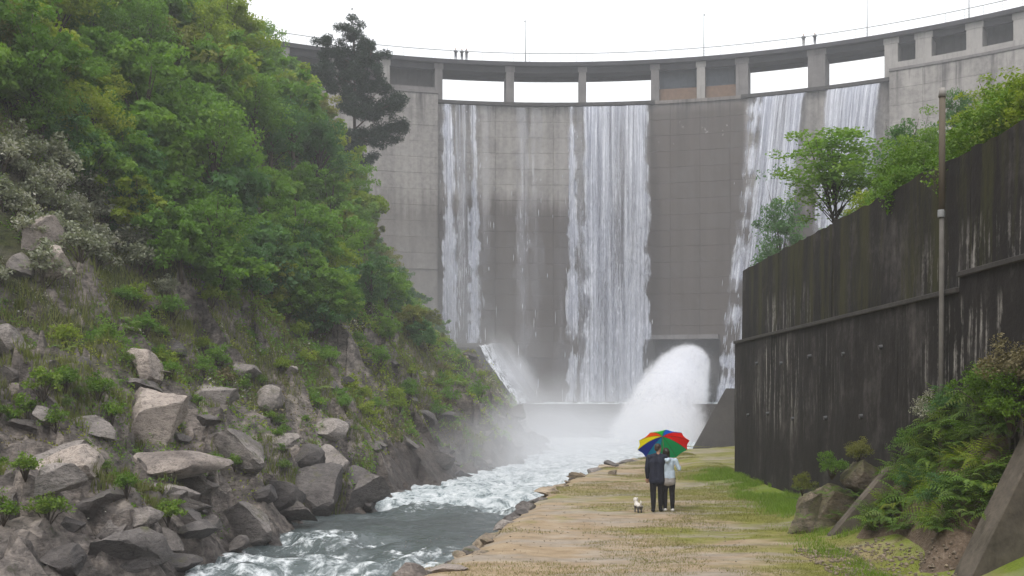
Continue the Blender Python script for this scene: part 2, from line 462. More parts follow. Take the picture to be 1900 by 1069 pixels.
def concrete_dam_mat():
    n = NT('dam_concrete'); p = n.pos(); x, y, z = sepxyz(n, p)
    th = n.math('ARCTAN2', n.math('SUBTRACT', x, DXC), n.math('SUBTRACT', y, DYC))
    arc = n.math('MULTIPLY', th, DR)
    cv = n.n("CombineXYZ"); n.lk(arc, cv.inputs[0]); n.lk(z, cv.inputs[2])
    v = cv.outputs[0]
    st = n.noise(n.scale(v, 0.55, 1, 0.035), 1.0, 6, 0.62)           # run-off streaks
    bl = n.noise(v, 0.09, 5, 0.6); fine = n.noise(v, 1.8, 5, 0.65)
    r = n.rnd()
    base = n.ramp(n.math('ADD', n.math('MULTIPLY', fine, 0.4), n.math('MULTIPLY', st, 0.6)), (0.32, (0.155, 0.145, 0.14)), (0.5, (0.30, 0.28, 0.265)), (0.70, (0.41, 0.385, 0.365)))
    base = n.mix(1.0, base, n.ramp(r, (0, 0.93), (1, 1.04)), 'MULTIPLY')
    # wet darkened lower part and the damp centre block
    zz = n.math('ADD', z, n.math('ADD', n.math('MULTIPLY', n.math('SUBTRACT', bl, 0.5), 7.0), n.math('MULTIPLY', n.math('SUBTRACT', st, 0.5), 9.0)))
    low = n.mr(zz, 31.5, 28.2, 0.0, 0.95)
    a0, a1 = arc_px(1202) * DR, arc_px(1384) * DR
    midb = n.math('MULTIPLY', n.mr(arc, a0 - 0.4, a0 + 0.5), n.mr(arc, a1 + 0.4, a1 - 0.5))
    midb = n.math('MULTIPLY', midb, n.mr(z, 44.5, 42.0, 0.3, 0.97))
    left = n.mr(arc, arc_px(808) * DR, arc_px(812) * DR, 0.55, 1.0)
    damp = n.math('MAXIMUM', n.math('MULTIPLY', low, left), midb)
    dk = n.mix(st, (0.062, 0.051, 0.045), (0.125, 0.106, 0.096))
    c = n.mix(damp, base, dk)
    blot = n.mr(n.noise(n.scale(v, 0.30, 1, 0.22), 0.8, 7, 0.72, 0.7), 0.50, 0.66, 0, 0.5)
    c = n.mix(blot, c, (0.115, 0.105, 0.10))
    # dark seep stains under the sill
    s2 = n.noise(n.scale(v, 0.7, 1, 0.06), 1.3, 4, 0.6)
    seep = n.math('MULTIPLY', n.mr(s2, 0.5, 0.68), n.mr(z, 37.5, 43.5, 0.0, 0.9))
    c = n.mix(seep, c, (0.06, 0.055, 0.055))
    # lime bloom on the centre block
    l2 = n.math('MULTIPLY', n.mr(n.noise(n.scale(v, 1.0, 1, 0.8), 0.55, 5, 0.7), 0.60, 0.68), n.math('MULTIPLY', n.mr(z, 37.2, 38.2), n.mr(z, 41.4, 40.4)))
    c = n.mix(n.math('MULTIPLY', l2, n.mr(arc, a0 - 1, a0)), c, (0.42, 0.40, 0.38))
    h = n.math('ADD', fine, st)
    return n.done(n.pbsdf(c, 0.85, 0.25, n.bump(h, 0.4, 0.06)))
M['dam'] = concrete_dam_mat()

def concrete(name, a, b, sc=0.6, dark=(0.05, 0.047, 0.045), stain=0.4):
    n = NT(name); p = n.pos()
    st = n.noise(n.scale(p, 1.6, 1.6, 0.15), 1.3, 6, 0.65); f = n.noise(p, sc, 6, 0.65); g = n.noise(p, 12, 4)
    c = n.ramp(n.math('ADD', n.math('MULTIPLY', f, 0.7), n.math('MULTIPLY', g, 0.3)), (0.3, a), (0.7, b))
    c = n.mix(n.mr(st, 0.5, 0.72, 0, stain), c, dark)
    return n.done(n.pbsdf(c, 0.88, 0.2, n.bump(n.math('ADD', f, n.math('MULTIPLY', g, 0.4)), 0.4, 0.05)))
M['pier'] = concrete('pier_concrete', (0.12, 0.112, 0.112), (0.22, 0.205, 0.2))
M['pier_light'] = concrete('pale_pier_concrete', (0.25, 0.235, 0.225), (0.37, 0.35, 0.335), stain=0.35)
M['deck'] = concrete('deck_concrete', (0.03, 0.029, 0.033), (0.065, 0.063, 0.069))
M['lip'] = concrete('wet_sill_concrete', (0.035, 0.033, 0.033), (0.075, 0.07, 0.068))
M['wing'] = concrete('wing_concrete', (0.075, 0.07, 0.07), (0.135, 0.127, 0.124))
M['wing_dark'] = concrete('dark_wing_concrete', (0.045, 0.042, 0.042), (0.09, 0.083, 0.08))
M['slab'] = concrete('buttress_concrete', (0.06, 0.053, 0.045), (0.17, 0.145, 0.12), 2.4, (0.03, 0.032, 0.018), 0.75)
M['gate'] = flat('gate_steel', (0.10, 0.115, 0.135), 0.6, 0.3, 0.25, 1.5)
M['rust'] = flat('rusty_steel', (0.17, 0.11, 0.075), 0.8, 0.2, 0.35, 2.0)
M['metal'] = flat('galvanised_steel', (0.30, 0.31, 0.32), 0.5, 0.4)
M['metal_dark'] = flat('dark_steel', (0.08, 0.08, 0.085), 0.6, 0.3)

def retaining_mat(name, upper):
    n = NT(name); p = n.pos(); x, y, z = sepxyz(n, p)
    st = n.noise(n.scale(p, 1.0, 1.0, 0.22), 0.9, 7, 0.7, 0.4); s3 = n.noise(n.scale(p, 1, 5.5, 0.22), 1.2, 4, 0.6)
    f = n.noise(p, 0.5, 6, 0.65); g = n.noise(p, 10, 4, 0.65)
    k = n.math('ADD', n.math('MULTIPLY', st, 0.45), n.math('ADD', n.math('MULTIPLY', f, 0.35), n.math('MULTIPLY', n.noise(p, 3.0, 6, 0.7), 0.2)))
    c = n.ramp(k, (0.38, (0.010, 0.009, 0.009)), (0.53, (0.030, 0.0265, 0.0265)), (0.66, (0.115, 0.105, 0.102)))
    c = n.mix(n.mr(g, 0.4, 0.7, 0, 0.35), c, (0.018, 0.016, 0.016))
    if upper:    # green algae runs
        c = n.mix(n.math('MULTIPLY', n.mr(n.noise(n.scale(p, 1, 1.3, 0.14), 1.1, 6, 0.7), 0.46, 0.62), 0.75), c, (0.055, 0.055, 0.02))
    # lime runs: short white streaks in patches
    patch = n.mr(n.noise(p, 0.23, 3, 0.5), 0.50, 0.60)
    runs = n.math('MULTIPLY', n.mr(n.math('ADD', s3, n.math('MULTIPLY', n.math('SUBTRACT', g, 0.5), 0.25)), 0.51, 0.64), n.mr(n.noise(n.scale(p, 1, 2.0, 0.5), 1.2, 5, 0.7), 0.45, 0.58))
    zr = n.mr(z, 6.5 if upper else 5.0, 6.0 if upper else 4.6)
    zr = n.math('MULTIPLY', zr, n.mr(z, 1.6, 2.6))
    near = n.mr(y, 23.0, 19.5, 0.0, 1.0)
    far = n.math('MULTIPLY', n.mr(y, 36.5, 34.0), n.mr(y, 29.0, 31.0))
    amt = n.math('MULTIPLY', runs, n.math('MULTIPLY', zr, n.math('MAXIMUM', n.math('MULTIPLY', patch, 0.5), n.math('MAXIMUM', near, far))))
    c = n.mix(n.math('MULTIPLY', amt, 0.85), c, (0.40, 0.38, 0.36))
    h = n.math('ADD', g, n.math('MULTIPLY', n.noise(p, 3.0, 6, 0.7), 0.8))
    return n.done(n.pbsdf(c, 0.9, 0.2, n.bump(h, 0.35, 0.03)))
M['ret_low'] = retaining_mat('black_stained_concrete', False)
M['ret_up'] = retaining_mat('algae_stained_concrete', True)

# ---------------------------------------------------------------- water materials
def river_mat():
    n = NT('river_water'); p = n.pos()
    fo = n.attr("foam")
    w = n.scale(p, 1.0, 0.6, 1)
    a = n.noise(w, 1.0, 7, 0.7, 1.6); b = n.noise(w, 4.0, 6, 0.7, 0.5)
    k = n.math('ADD', n.math('MULTIPLY', a, 0.65), n.math('MULTIPLY', b, 0.35))
    th = n.math('SUBTRACT', 0.80, n.math('MULTIPLY', fo, 0.40))
    fm = n.mr(n.math('SUBTRACT', k, th), -0.015, 0.10)
    deep = n.ramp(a, (0.3, (0.02, 0.026, 0.028)), (0.7, (0.05, 0.064, 0.066)))
    deep = n.mix(n.math('MULTIPLY', fo, 0.6), deep, (0.13, 0.17, 0.175))
    rip = n.noise(n.scale(p, 1.3, 2.6, 1), 2.6, 5, 0.6, 0.4)
    nm = n.bump(n.math('ADD', rip, n.math('MULTIPLY', b, 0.4)), 0.8, 0.12)
    wat = n.pbsdf(deep, 0.14, 0.5, nm)
    foam = n.pbsdf(n.mix(n.mr(k, 0.42, 0.66), (0.26, 0.31, 0.33), (0.80, 0.82, 0.84)), 0.8, 0.2, n.bump(b, 0.7, 0.1))
    ms = n.n("MixShader"); n.lk(fm, ms.inputs[0]); n.lk(wat, ms.inputs[1]); n.lk(foam, ms.inputs[2])
    return n.done(ms.outputs[0])
M['river'] = river_mat()

def sheet_mat():
    """thin falling sheet: streaks of white water with gaps"""
    n = NT('falling_water'); u = n.attr("arc"); v = n.attr("drop"); d = n.attr("dens"); ly = n.attr("layer")
    cv = n.n("CombineXYZ"); n.lk(u, cv.inputs[0]); n.lk(v, cv.inputs[1]); n.lk(n.math('MULTIPLY', ly, 13.7), cv.inputs[2])
    c = cv.outputs[0]
    s1 = n.noise(n.scale(c, 2.6, 0.045, 1), 1.0, 6, 0.66)
    s2 = n.noise(n.scale(c, 2.8, 0.55, 1), 1.0, 7, 0.75, 0.9)
    far = n.mr(v, 2.0, 22.0)
    k = n.math('ADD', n.math('MULTIPLY', s1, n.math('SUBTRACT', 0.85, n.math('MULTIPLY', far, 0.3))), n.math('MULTIPLY', s2, n.math('ADD', 0.15, n.math('MULTIPLY', far, 0.3))))
    th = n.math('SUBTRACT', 0.92, n.math('MULTIPLY', d, 0.62))
    al = n.math('MAXIMUM', n.mr(n.math('SUBTRACT', k, th), -0.06, 0.2, 0.0, 0.9), n.math('MULTIPLY', n.mr(d, 0.35, 0.8, 0.0, 0.30), n.mr(s1, 0.3, 0.55)))
    col = n.mix(n.mr(k, 0.42, 0.62), (0.36, 0.385, 0.48), (0.92, 0.94, 1.0))
    df = n.pbsdf(col, 0.5, 0.3)
    tl = n.n("BsdfTranslucent"); n.lk(col, tl.inputs['Color'])
    m1 = n.n("MixShader"); m1.inputs[0].default_value = 0.4; n.lk(df, m1.inputs[1]); n.lk(tl.outputs[0], m1.inputs[2])
    tp = n.n("BsdfTransparent")
    ms = n.n("MixShader"); n.lk(al, ms.inputs[0]); n.lk(tp.outputs[0], ms.inputs[1]); n.lk(m1.outputs[0], ms.inputs[2])
    return n.done(ms.outputs[0])
M['sheet'] = sheet_mat()

def strand_mat(name='water_strands', al=0.75):
    n = NT(name); t = n.attr("dens")
    col = n.mix(t, (0.66, 0.70, 0.80), (0.9, 0.92, 0.96))
    df = n.pbsdf(col, 0.5, 0.3)
    tl = n.n("BsdfTranslucent"); n.lk(col, tl.inputs['Color'])
    m1 = n.n("MixShader"); m1.inputs[0].default_value = 0.5; n.lk(df, m1.inputs[1]); n.lk(tl.outputs[0], m1.inputs[2])
    tp = n.n("BsdfTransparent")
    ms = n.n("MixShader"); ms.inputs[0].default_value = al; n.lk(tp.outputs[0], ms.inputs[1]); n.lk(m1.outputs[0], ms.inputs[2])
    return n.done(ms.outputs[0])
M['strand'] = strand_mat()

def volume_mat(name, dens, col=(0.95, 0.96, 1.0), noise=None):
    n = NT(name)
    v = n.n("VolumePrincipled")
    v.inputs['Color'].default_value = tuple(col) + (1,)
    v.inputs['Density'].default_value = dens
    v.inputs['Anisotropy'].default_value = 0.0
    n.lk(v.outputs[0], n.out.inputs['Volume'])
    return n.m

# ================================================================= TERRAIN
WATER_Z = -1.1
FOOT = np.array([(-80, -14), (0, -10), (15, -8.2), (24.4, -7.3), (31.7, -6.6), (36.8, -4.9), (46.4, -4.5), (54, -1.6), (66, 1.0), (80, 3.0), (88, 2.8), (93, 0.8), (99, -5), (112, -7), (150, -10), (260, -18)], float)

def foot_x(Y): return np.interp(Y, FOOT[:, 0], FOOT[:, 1])

def shards(X, Y, cs, seed, tilt, step):
    """broken-rock relief: every cell is a tilted slab with its own height"""
    gx, gy = X / cs, Y / cs
    ix, iy = np.floor(gx).astype(np.int64), np.floor(gy).astype(np.int64)
    best = np.full(np.shape(gx), 9.0); out = np.zeros(np.shape(gx))
    for dx in (-1, 0, 1):
        for dy in (-1, 0, 1):
            cx, cyy = ix + dx, iy + dy
            px_ = cx + _hash(cx, cyy, 0, seed); py_ = cyy + _hash(cx, cyy, 1, seed)
            ax_, ay_ = gx - px_, gy - py_
            d2 = np.maximum(np.abs(ax_ + 0.35 * ay_), np.abs(ay_ - 0.35 * ax_)) + 0.15 * np.hypot(ax_, ay_)
            h = step * (_hash(cx, cyy, 2, seed) - 0.5) * 2 + tilt * cs * (ax_ * (_hash(cx, cyy, 3, seed) - 0.5) * 2 + ay_ * (_hash(cx, cyy, 4, seed) - 0.5) * 2)
            m = d2 < best
            best = np.where(m, d2, best); out = np.where(m, h, out)
    return out

def hill_z(X, Y, rough=True):
    X = np.asarray(X, float); Y = np.asarray(Y, float)
    d = foot_x(Y) - X
    near = 1 - sstep(30, 48, Y)
    g = np.where(d < 0, d * 0.9, 0)
    s1 = 0.95 - 0.22 * near
    w1 = 5.0 + 2.5 * near
    g = g + np.clip(d, 0, w1) * s1 + np.clip(d - w1, 0, 60) * 1.2
    z = WATER_Z - 0.35 + g
    if rough:
        amp = sstep(-2, 2.5, d)
        z = z + amp * (1.3 * fbm(X * 0.16, Y * 0.16, 0, 3, 4) + 0.25 * fbm(X * 0.9, Y * 0.9, 0, 9, 3))
        lw = 1 - sstep(4, 16, d)
        st = fbm(X * 0.35 + 3, Y * 0.35, 0, 21, 3)
        z = z + amp * lw * 0.4 * np.abs(st) * 1.4
        rk = amp * (1 - sstep(6.0, 11.0, d + 2.5 * fbm(X * 0.3, Y * 0.3, 0, 23, 2)))
        z = z + rk * (shards(X + 0.4 * st, Y, 2.3, 5, 0.55, 0.42) + shards(X, Y + 0.3 * st, 0.95, 6, 0.6, 0.16))
        crag = amp * sstep(0.32, 0.6, fbm(X * 0.12 + 7, Y * 0.12, 0, 24, 2)) * sstep(9, 13, d)
        z = z + crag * (shards(X, Y, 1.8, 7, 0.8, 0.5))
    return np.minimum(z, 64 + 2 * fbm(X * 0.05, Y * 0.05, 0, 5, 3))

def hit_hill(px, py, y0=14.0, y1=150.0):
    """where the view ray of a photo pixel first meets the hillside"""
    D = np.arange(y0, y1, 0.25)
    X = (px - 950) / FPX * D; Z = CAM_H + (HOR - py) / FPX * D
    below = Z < hill_z(X, D)
    i = np.argmax(below)
    if not below[i]: return None
    return Vector((X[i], D[i], float(hill_z(X[i], D[i]))))

def build_hill():
    Ys = np.concatenate([np.arange(-60, 12, 4.0), np.arange(12, 20, 0.4), np.arange(20, 58, 0.15), np.arange(58, 100, 0.4), np.arange(100, 190, 1.5)])
    ds = np.concatenate([np.arange(-5, -0.6, 0.4), np.arange(-0.6, 10, 0.13), np.arange(10, 14, 0.3), np.arange(14, 50, 0.8), np.arange(50, 130, 4)])
    YY, DD = np.meshgrid(Ys, ds, indexing='ij')
    XX = foot_x(YY) - DD
    ZZ = hill_z(XX, YY)
    me = arrmesh('hillside', np.stack([XX, YY, ZZ], -1).reshape(-1, 3), grid_faces(len(Ys), len(ds))[:, ::-1])
    me.set_sharp_from_angle(angle=R_(35))
    me.materials.append(M['hill'])
    o = link('hillside', me); tag(o, kind='structure')
build_hill()

# valley floor out to the horizon
gm = pymesh("ground", [(-600, -600, -3.2), (600, -600, -3.2), (600, 600, -3.2), (-600, 600, -3.2)], [(0, 1, 2, 3)])
gm.materials.append(M['ground'])
tag(link('ground', gm), kind='structure')

# right bank behind the retaining wall
def rbank_left(Y):
    return np.where(Y < 39.0, 9.6, 9.6 + (Y - 39.0) * 0.30)
def rbank_z(X, Y):
    d = X - rbank_left(Y)
    return np.where(d < 0, 7.45 + d * 3, 7.45 + np.clip(d, 0, 40) * 0.42) + 0.35 * fbm(X * 0.3, Y * 0.3, 0, 31, 3) - sstep(36, 39.5, Y) * 0.6
def build_rbank():
    Ys = np.concatenate([np.arange(-20, 10, 4.0), np.arange(10, 60, 0.6), np.arange(60, 135, 2.0)])
    ds = np.concatenate([np.array([-3.2, -1.6, -0.8]), np.arange(0, 10, 0.5), np.arange(10, 60, 3.0)])
    YY, DD = np.meshgrid(Ys, ds, indexing='ij')
    XX = rbank_left(YY) + np.where((DD < 0), DD * np.where(YY < 39, 0.02, 0.12), DD)
    ZZ = rbank_z(rbank_left(YY) + DD, YY)
    me = arrmesh('hillside', np.stack([XX, YY, ZZ], -1).reshape(-1, 3), grid_faces(len(Ys), len(ds)))
    me.materials.append(M['hill'])
    tag(link('right_bank', me), kind='structure')
build_rbank()

# path along the river
EDGE = np.array([(-30, -5.2), (10, -3.6), (17.5, -2.1), (18.6, -1.47), (20.5, -0.86), (24.5, -0.15), (29.2, 0.46), (34, 1.35), (38.75, 2.24), (44, 3.9), (50.3, 6.1), (55, 8.4), (58, 10.4), (60.5, 13.2), (62, 18)], float)
def edge_x(Y): return np.interp(Y, EDGE[:, 0], EDGE[:, 1]) + 0.10 * vnoise(np.asarray(Y) * 0.9, 3.3, 0, 4)
def path_z(X, Y):
    X = np.asarray(X, float); Y = np.asarray(Y, float)
    z = 0.05 * fbm(X * 0.5, Y * 0.5, 0, 41, 3)
    near = 1 - sstep(24.0, 30, Y)
    z = z + near * 0.55 * sstep(6.4, 8.6, X) + 0.12 * sstep(7.2, 8.5, X)
    return z
def build_path():
    Ys = np.concatenate([np.arange(-30, 12, 3.0), np.arange(12, 62.1, 0.3)])
    us = np.linspace(0, 1, 50)
    YY, UU = np.meshgrid(Ys, us, indexing='ij')
    E = edge_x(YY)
    Rr = np.maximum(11.5, E + 5)
    XX = E + UU * (Rr - E)
    ZZ = path_z(XX, YY)
    d = XX - E
    ZZ = ZZ - 0.10 * (1 - sstep(0, 0.5, d))
    V = np.stack([XX, YY, ZZ], -1)
    # skirt down to the river bed
    sk1 = V[:, :1].copy(); sk1[:, :, 0] -= 0.25; sk1[:, :, 2] -= 0.55
    sk2 = V[:, :1].copy(); sk2[:, :, 0] -= 0.55; sk2[:, :, 2] -= 2.6
    V = np.concatenate([sk2, sk1, V], 1)
    me = arrmesh('path', V.reshape(-1, 3), grid_faces(len(Ys), 52))
    me.materials.append(M['path'])
    o = link('path', me); tag(o, kind='structure')
    return o
path_obj = build_path()

# river sheet
def build_river():
    Xs = np.arange(-14, 16.1, 0.2); Ys = np.concatenate([np.arange(-40, 12, 2.0), np.arange(12, 62, 0.2), np.arange(62, 101, 0.5)])
    XX, YY = np.meshgrid(Xs, Ys, indexing='ij')
    # white water: rapids near the bank, turbulent stretch below the weir
    rap = np.exp(-(((YY - 24.5) / 4.4) ** 2)) * 0.80
    rap = np.maximum(rap, np.exp(-(((YY - 20.0) / 2.6) ** 2 + ((XX + 1.9) / 1.6) ** 2)) * 0.95)
    rap = np.maximum(rap, np.exp(-(((YY - 29.5) / 2.2) ** 2 + ((XX + 5.5) / 2.2) ** 2)) * 0.8)
    rap = np.maximum(rap, sstep(33.5, 41, YY + 1.2 * vnoise(XX * 0.5, YY * 0.3, 0, 55)) * 1.1)
    bank = np.exp(-((XX - edge_x(YY)) / 0.7) ** 2) * 0.35
    foam = np.clip(0.25 + rap * 0.75 + bank, 0, 1.25)
    A = 0.06 + 0.36 * np.clip(rap, 0, 1) * (1 - 0.6 * sstep(36, 46, YY)) * (1 - 0.4 * sstep(60, 80, YY))
    n1 = 1 - np.abs(fbm(XX * 0.6, YY * 0.55, 0, 51, 5))
    ZZ = WATER_Z + A * (n1 - 0.6) * 1.3 + 0.03 * fbm(XX * 2, YY * 2, 0, 61, 3)
    me = arrmesh('river', np.stack([XX, YY, ZZ], -1).reshape(-1, 3), grid_faces(len(Xs), len(Ys))[:, ::-1], attrs={'foam': foam.ravel()})
    me.materials.append(M['river'])
    tag(link('river', me), kind='structure')
    # basin at the foot of the dam
    Xs = np.arange(-16, 44, 0.8); Ys = np.arange(101.5, 146, 0.8)
    XX, YY = np.meshgrid(Xs, Ys, indexing='ij')
    ZZ = 1.9 + 0.3 * fbm(XX * 0.4, YY * 0.4, 0, 71, 4)
    me = arrmesh('basin_water', np.stack([XX, YY, ZZ], -1).reshape(-1, 3), grid_faces(len(Xs), len(Ys))[:, ::-1], attrs={'foam': np.full(XX.size, 0.95)})
    me.materials.append(M['river'])
    tag(link('basin_water', me), kind='structure')
build_river()

# ================================================================= DAM
Z_DECK, Z_SOF, Z_SILL, Z_LEDGE = 49.7, 49.15, 43.95, 45.0
dam = empty('arch_dam', arc_pt(0, DR, 0))
tag(dam, 'tall curved concrete dam with a road deck on piers and open spillway bays', 'dam')
dam_inv = Matrix.Translation(-dam.location)

def ring_solid(mb, t0, t1, R0, R1, z0, z1, n=None, off=Vector((0, 0, 0))):
    n = n or max(1, int(abs(t1 - t0) * DR / 1.5))
    v = []
    for i in range(n + 1):
        t = t0 + (t1 - t0) * i / n
        for (R, z) in ((R0, z0), (R1, z0), (R1, z1), (R0, z1)):
            v.append(arc_pt(t, R, z) - dam.location)
    f = []
    for i in range(n):
        for k in range(4):
            f.append((i * 4 + k, i * 4 + (k + 1) % 4, (i + 1) * 4 + (k + 1) % 4, (i + 1) * 4 + k))
    f.append((3, 2, 1, 0)); f.append((n * 4, n * 4 + 1, n * 4 + 2, n * 4 + 3))
    return mb.add(v, f)

TH0, TH1 = arc_px(300), arc_px(1990)
tA, tB = arc_px(812), arc_px(1650)       # overflow section between the abutments
RW = DR + 0.35                           # body face
# wall body, overflow part and two abutment parts (the left one stands proud)
ring_solid(MB(), tA, tB, RW, RW + 9, -2.5, 43.5)
mb = MB(); ring_solid(mb, tA, tB, RW, RW + 9, -2.5, 43.5); mb.build('wall', M['dam'], dam)
mb = MB(); ring_solid(mb, TH0, tA, RW - 0.75, RW + 9, -2.5, Z_LEDGE - 0.35); mb.build('wall', M['dam'], dam)
mb = MB(); ring_solid(mb, tB, TH1, RW - 0.4, RW + 9, -2.5, Z_LEDGE - 0.35); mb.build('wall', M['dam'], dam)
# ledge copings on the abutments
for a, b, dr in ((TH0, tA, 0.95), (tB, TH1, 0.62)):
    mb = MB(); ring_solid(mb, a, b, RW - dr, RW + 3, Z_LEDGE - 0.348, Z_LEDGE); mb.build('coping', M['pier'], dam)
# sill lip beams
for a, b in ((arc_px(812), arc_px(1215)), (arc_px(1375), arc_px(1650))):
    mb = MB(); ring_solid(mb, a, b, DR - 0.25, RW + 5, 43.502, Z_SILL); mb.build('sill', M['lip'], dam)
mb = MB(); ring_solid(mb, arc_px(1215), arc_px(1375), DR + 0.05, RW + 5, 43.502, 43.95); mb.build('sill', M['dam'], dam)
# formwork panels, one by one
PW, PH = 4.05, 2.2
dth = PW / DR
pan = MB(); pan.box(-PW / 2 + 0.014, PW / 2 - 0.014, -0.10, 0.06, 0.014, PH - 0.014)
proto = pan.build('concrete_panel', M['dam'], None, bevel=0.012)
first = True
def add_panel(t, R, z):
    global first
    if first: o = proto; first = False
    else:
        o = proto.copy(); C.objects.link(o)
    o.parent = dam
    o.location = arc_pt(t, R + random.uniform(-0.01, 0.012), z) - dam.location
    o.rotation_euler = (0, 0, -t)
np_ = 0
t = tA - dth / 2
while t > arc_px(672):                    # proud left abutment
    for r in range(11):
        add_panel(t, RW - 0.76, Z_LEDGE - 0.4 - PH * (r + 1)); np_ += 1
    t -= dth
t = tA + dth / 2
while t < arc_px(1400):
    for r in range(16):
        add_panel(t, RW - 0.01, 43.5 - PH * (r + 1)); np_ += 1
    t += dth
t = tB + dth / 2
while t < arc_px(1890):
    for r in range(4):
        add_panel(t, RW - 0.41, Z_LEDGE - 0.4 - PH * (r + 1)); np_ += 1
    t += dth
print("panels", np_)
# deck, fascia and kerb
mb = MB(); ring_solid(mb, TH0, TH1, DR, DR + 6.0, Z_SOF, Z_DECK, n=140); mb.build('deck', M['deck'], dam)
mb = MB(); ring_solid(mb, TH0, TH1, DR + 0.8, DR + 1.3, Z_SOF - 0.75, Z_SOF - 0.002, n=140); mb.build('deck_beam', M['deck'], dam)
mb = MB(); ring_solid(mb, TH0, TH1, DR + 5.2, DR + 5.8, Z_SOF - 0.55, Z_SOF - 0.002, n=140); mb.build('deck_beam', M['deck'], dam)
# piers
PIERS = [(430, 14, 'L'), (530, 14, 'L'), (620, 14, 'L'), (716, 16, 'L'), (815, 14, 'P'), (947, 15, 'P'), (1081, 14, 'P'), (1215, 15, 'P'), (1300, 15, 'L'), (1376, 22, 'P'), (1514, 30, 'P'), (1652, 22, 'L'), (1712, 26, 'L'), (1806, 25, 'L'), (1893, 24, 'L'), (1975, 24, 'L')]
for px, w, kind in PIERS:
    t = arc_px(px); wm = w / FPX * 141.0
    zb = Z_LEDGE + 0.002 if (px < 812 or px > 1655) else Z_SILL + 0.002
    mb = MB()
    Mx = Matrix.Translation(arc_pt(t, DR + 0.45) - dam.location) @ Matrix.Rotation(-t, 4, 'Z')
    mb.box(-wm / 2, wm / 2, 0, 4.6, zb, Z_SOF - 0.752, Mx)
    mb.box(-wm / 2 - 0.12, wm / 2 + 0.12, -0.05, 0.33, Z_SOF - 0.748, Z_SOF - 0.004, Mx)
    mb.build('pier', M['pier_light'] if kind == 'L' else M['pier'], dam)
# closed gates (centre) and recess back walls (abutments)
for a, b in ((1223, 1292), (1308, 1364)):
    t0, t1 = arc_px(a), arc_px(b)
    mb = MB(); ring_solid(mb, t0, t1, DR + 2.6, DR + 2.9, Z_SILL + 2.2, Z_SOF - 0.01); g = mb.build('gate', M['gate'], dam)
    for k in range(5):
        tt = t0 + (t1 - t0) * (k + 0.5) / 5
        m2 = MB(); ring_solid(m2, tt - 0.0016, tt + 0.0016, DR + 2.45, DR + 2.598, Z_SILL + 2.25, Z_SOF - 0.02, 1); m2.build('stiffener', M['gate'], g)
    mb = MB(); ring_solid(mb, t0, t1, DR + 1.2, DR + 2.2, Z_SILL + 0.002, Z_SILL + 1.9); mb.build('gate_beam', M['rust'], dam)
mb = MB(); ring_solid(mb, TH0, arc_px(808), DR + 3.2, DR + 3.6, Z_LEDGE + 0.002, Z_SOF - 0.01); mb.build('recess_wall', M['wing'], dam)
mb = MB(); ring_solid(mb, arc_px(1660), TH1, DR + 3.2, DR + 3.6, Z_LEDGE + 0.002, Z_SOF - 0.01); mb.build('recess_wall', M['wing'], dam)
# low parapet on the abutment ledges
mb = MB(); ring_solid(mb, arc_px(1662), TH1, RW - 0.3, RW + 0.0, Z_LEDGE + 0.004, Z_LEDGE + 0.8); mb.build('parapet', M['pier_light'], dam)
mb = MB(); ring_solid(mb, TH0, arc_px(806), RW - 0.6, RW - 0.3, Z_LEDGE + 0.004, Z_LEDGE + 0.55); mb.build('parapet', M['pier'], dam)
# outlet ledge over the valve; dark walls below carry painted recess shade
mb = MB(); ring_solid(mb, arc_px(1186), arc_px(1335), DR - 2.4, RW - 0.13, 10.7, 11.3); mb.build('outlet_ledge', M['pier'], dam)
mb = MB(); ring_solid(mb, arc_px(1186), arc_px(1215), DR - 2.2, RW - 0.13, 1, 10.69); mb.build('outlet_pier', M['wing_dark'], dam)
mb = MB(); ring_solid(mb, arc_px(1215), arc_px(1335), DR - 0.8, RW - 0.13, 1, 10.69); mb.build('outlet_wall', M['wing_dark'], dam)

# railing along the crest
rail = empty('railing', arc_pt(0, DR + 0.25, Z_DECK))
tag(rail, 'thin grey metal railing along the front of the dam crest', 'railing')
pts = [arc_pt(TH0 + (TH1 - TH0) * i / 160, DR + 0.25, Z_DECK + 1.25) - rail.location for i in range(161)]
MB().tube(pts, 0.055, 6).build('top_rail', M['metal'], rail, True)
for hz in (0.45, 0.85):
    MB().tube([p - Vector((0, 0, 1.25 - hz)) for p in pts], 0.009, 4).build('wire', M['metal'], rail)
pm = MB().box(-0.018, 0.018, -0.018, 0.018, 0.0, 1.24).build('post', M['metal'], rail)
k = 0
for i in range(0, 54):
    t = TH0 + (TH1 - TH0) * (i + 0.5) / 54
    o = pm if i == 0 else pm.copy()
    if i: C.objects.link(o); o.parent = rail
    o.location = arc_pt(t, DR + 0.25, Z_DECK) - rail.location
    o.rotation_euler = (0, 0, -t)

# lamp posts on the crest
lamp0 = None
for i, px in enumerate((655, 975, 1306, 1609, 1798)):
    t = arc_px(px, DR + 0.9)
    r = empty('lamp_post', arc_pt(t, DR + 0.9, Z_DECK), (0, 0, -t))
    tag(r, 'slim grey lamp post with a short arm standing on the dam crest', 'lamp post', 'lamp posts along the dam crest')
    if lamp0 is None:
        a = MB().tube([(0, 0, 0), (0, 0, 3), (0, 0, 6.1)], [0.07, 0.055, 0.04], 8).build('pole', M['metal'], r, True)
        b = MB().tube([(0, 0, 6.05), (0, 0.25, 6.2), (0, 0.7, 6.25)], 0.03, 6).build('arm', M['metal'], r, True)
        mb = MB().box(-0.1, 0.1, 0.55, 1.0, 6.2, 6.3); c = mb.build('lamp_head', M['metal'], r, bevel=0.02)
        d = MB().lathe([(0.16, 0.0), (0.16, 0.04), (0.09, 0.1), (0.08, 0.3)], 10).build('base', M['metal'], r)
        lamp0 = (a, b, c, d)
    else:
        for q in lamp0:
            o = q.copy(); C.objects.link(o); o.parent = r

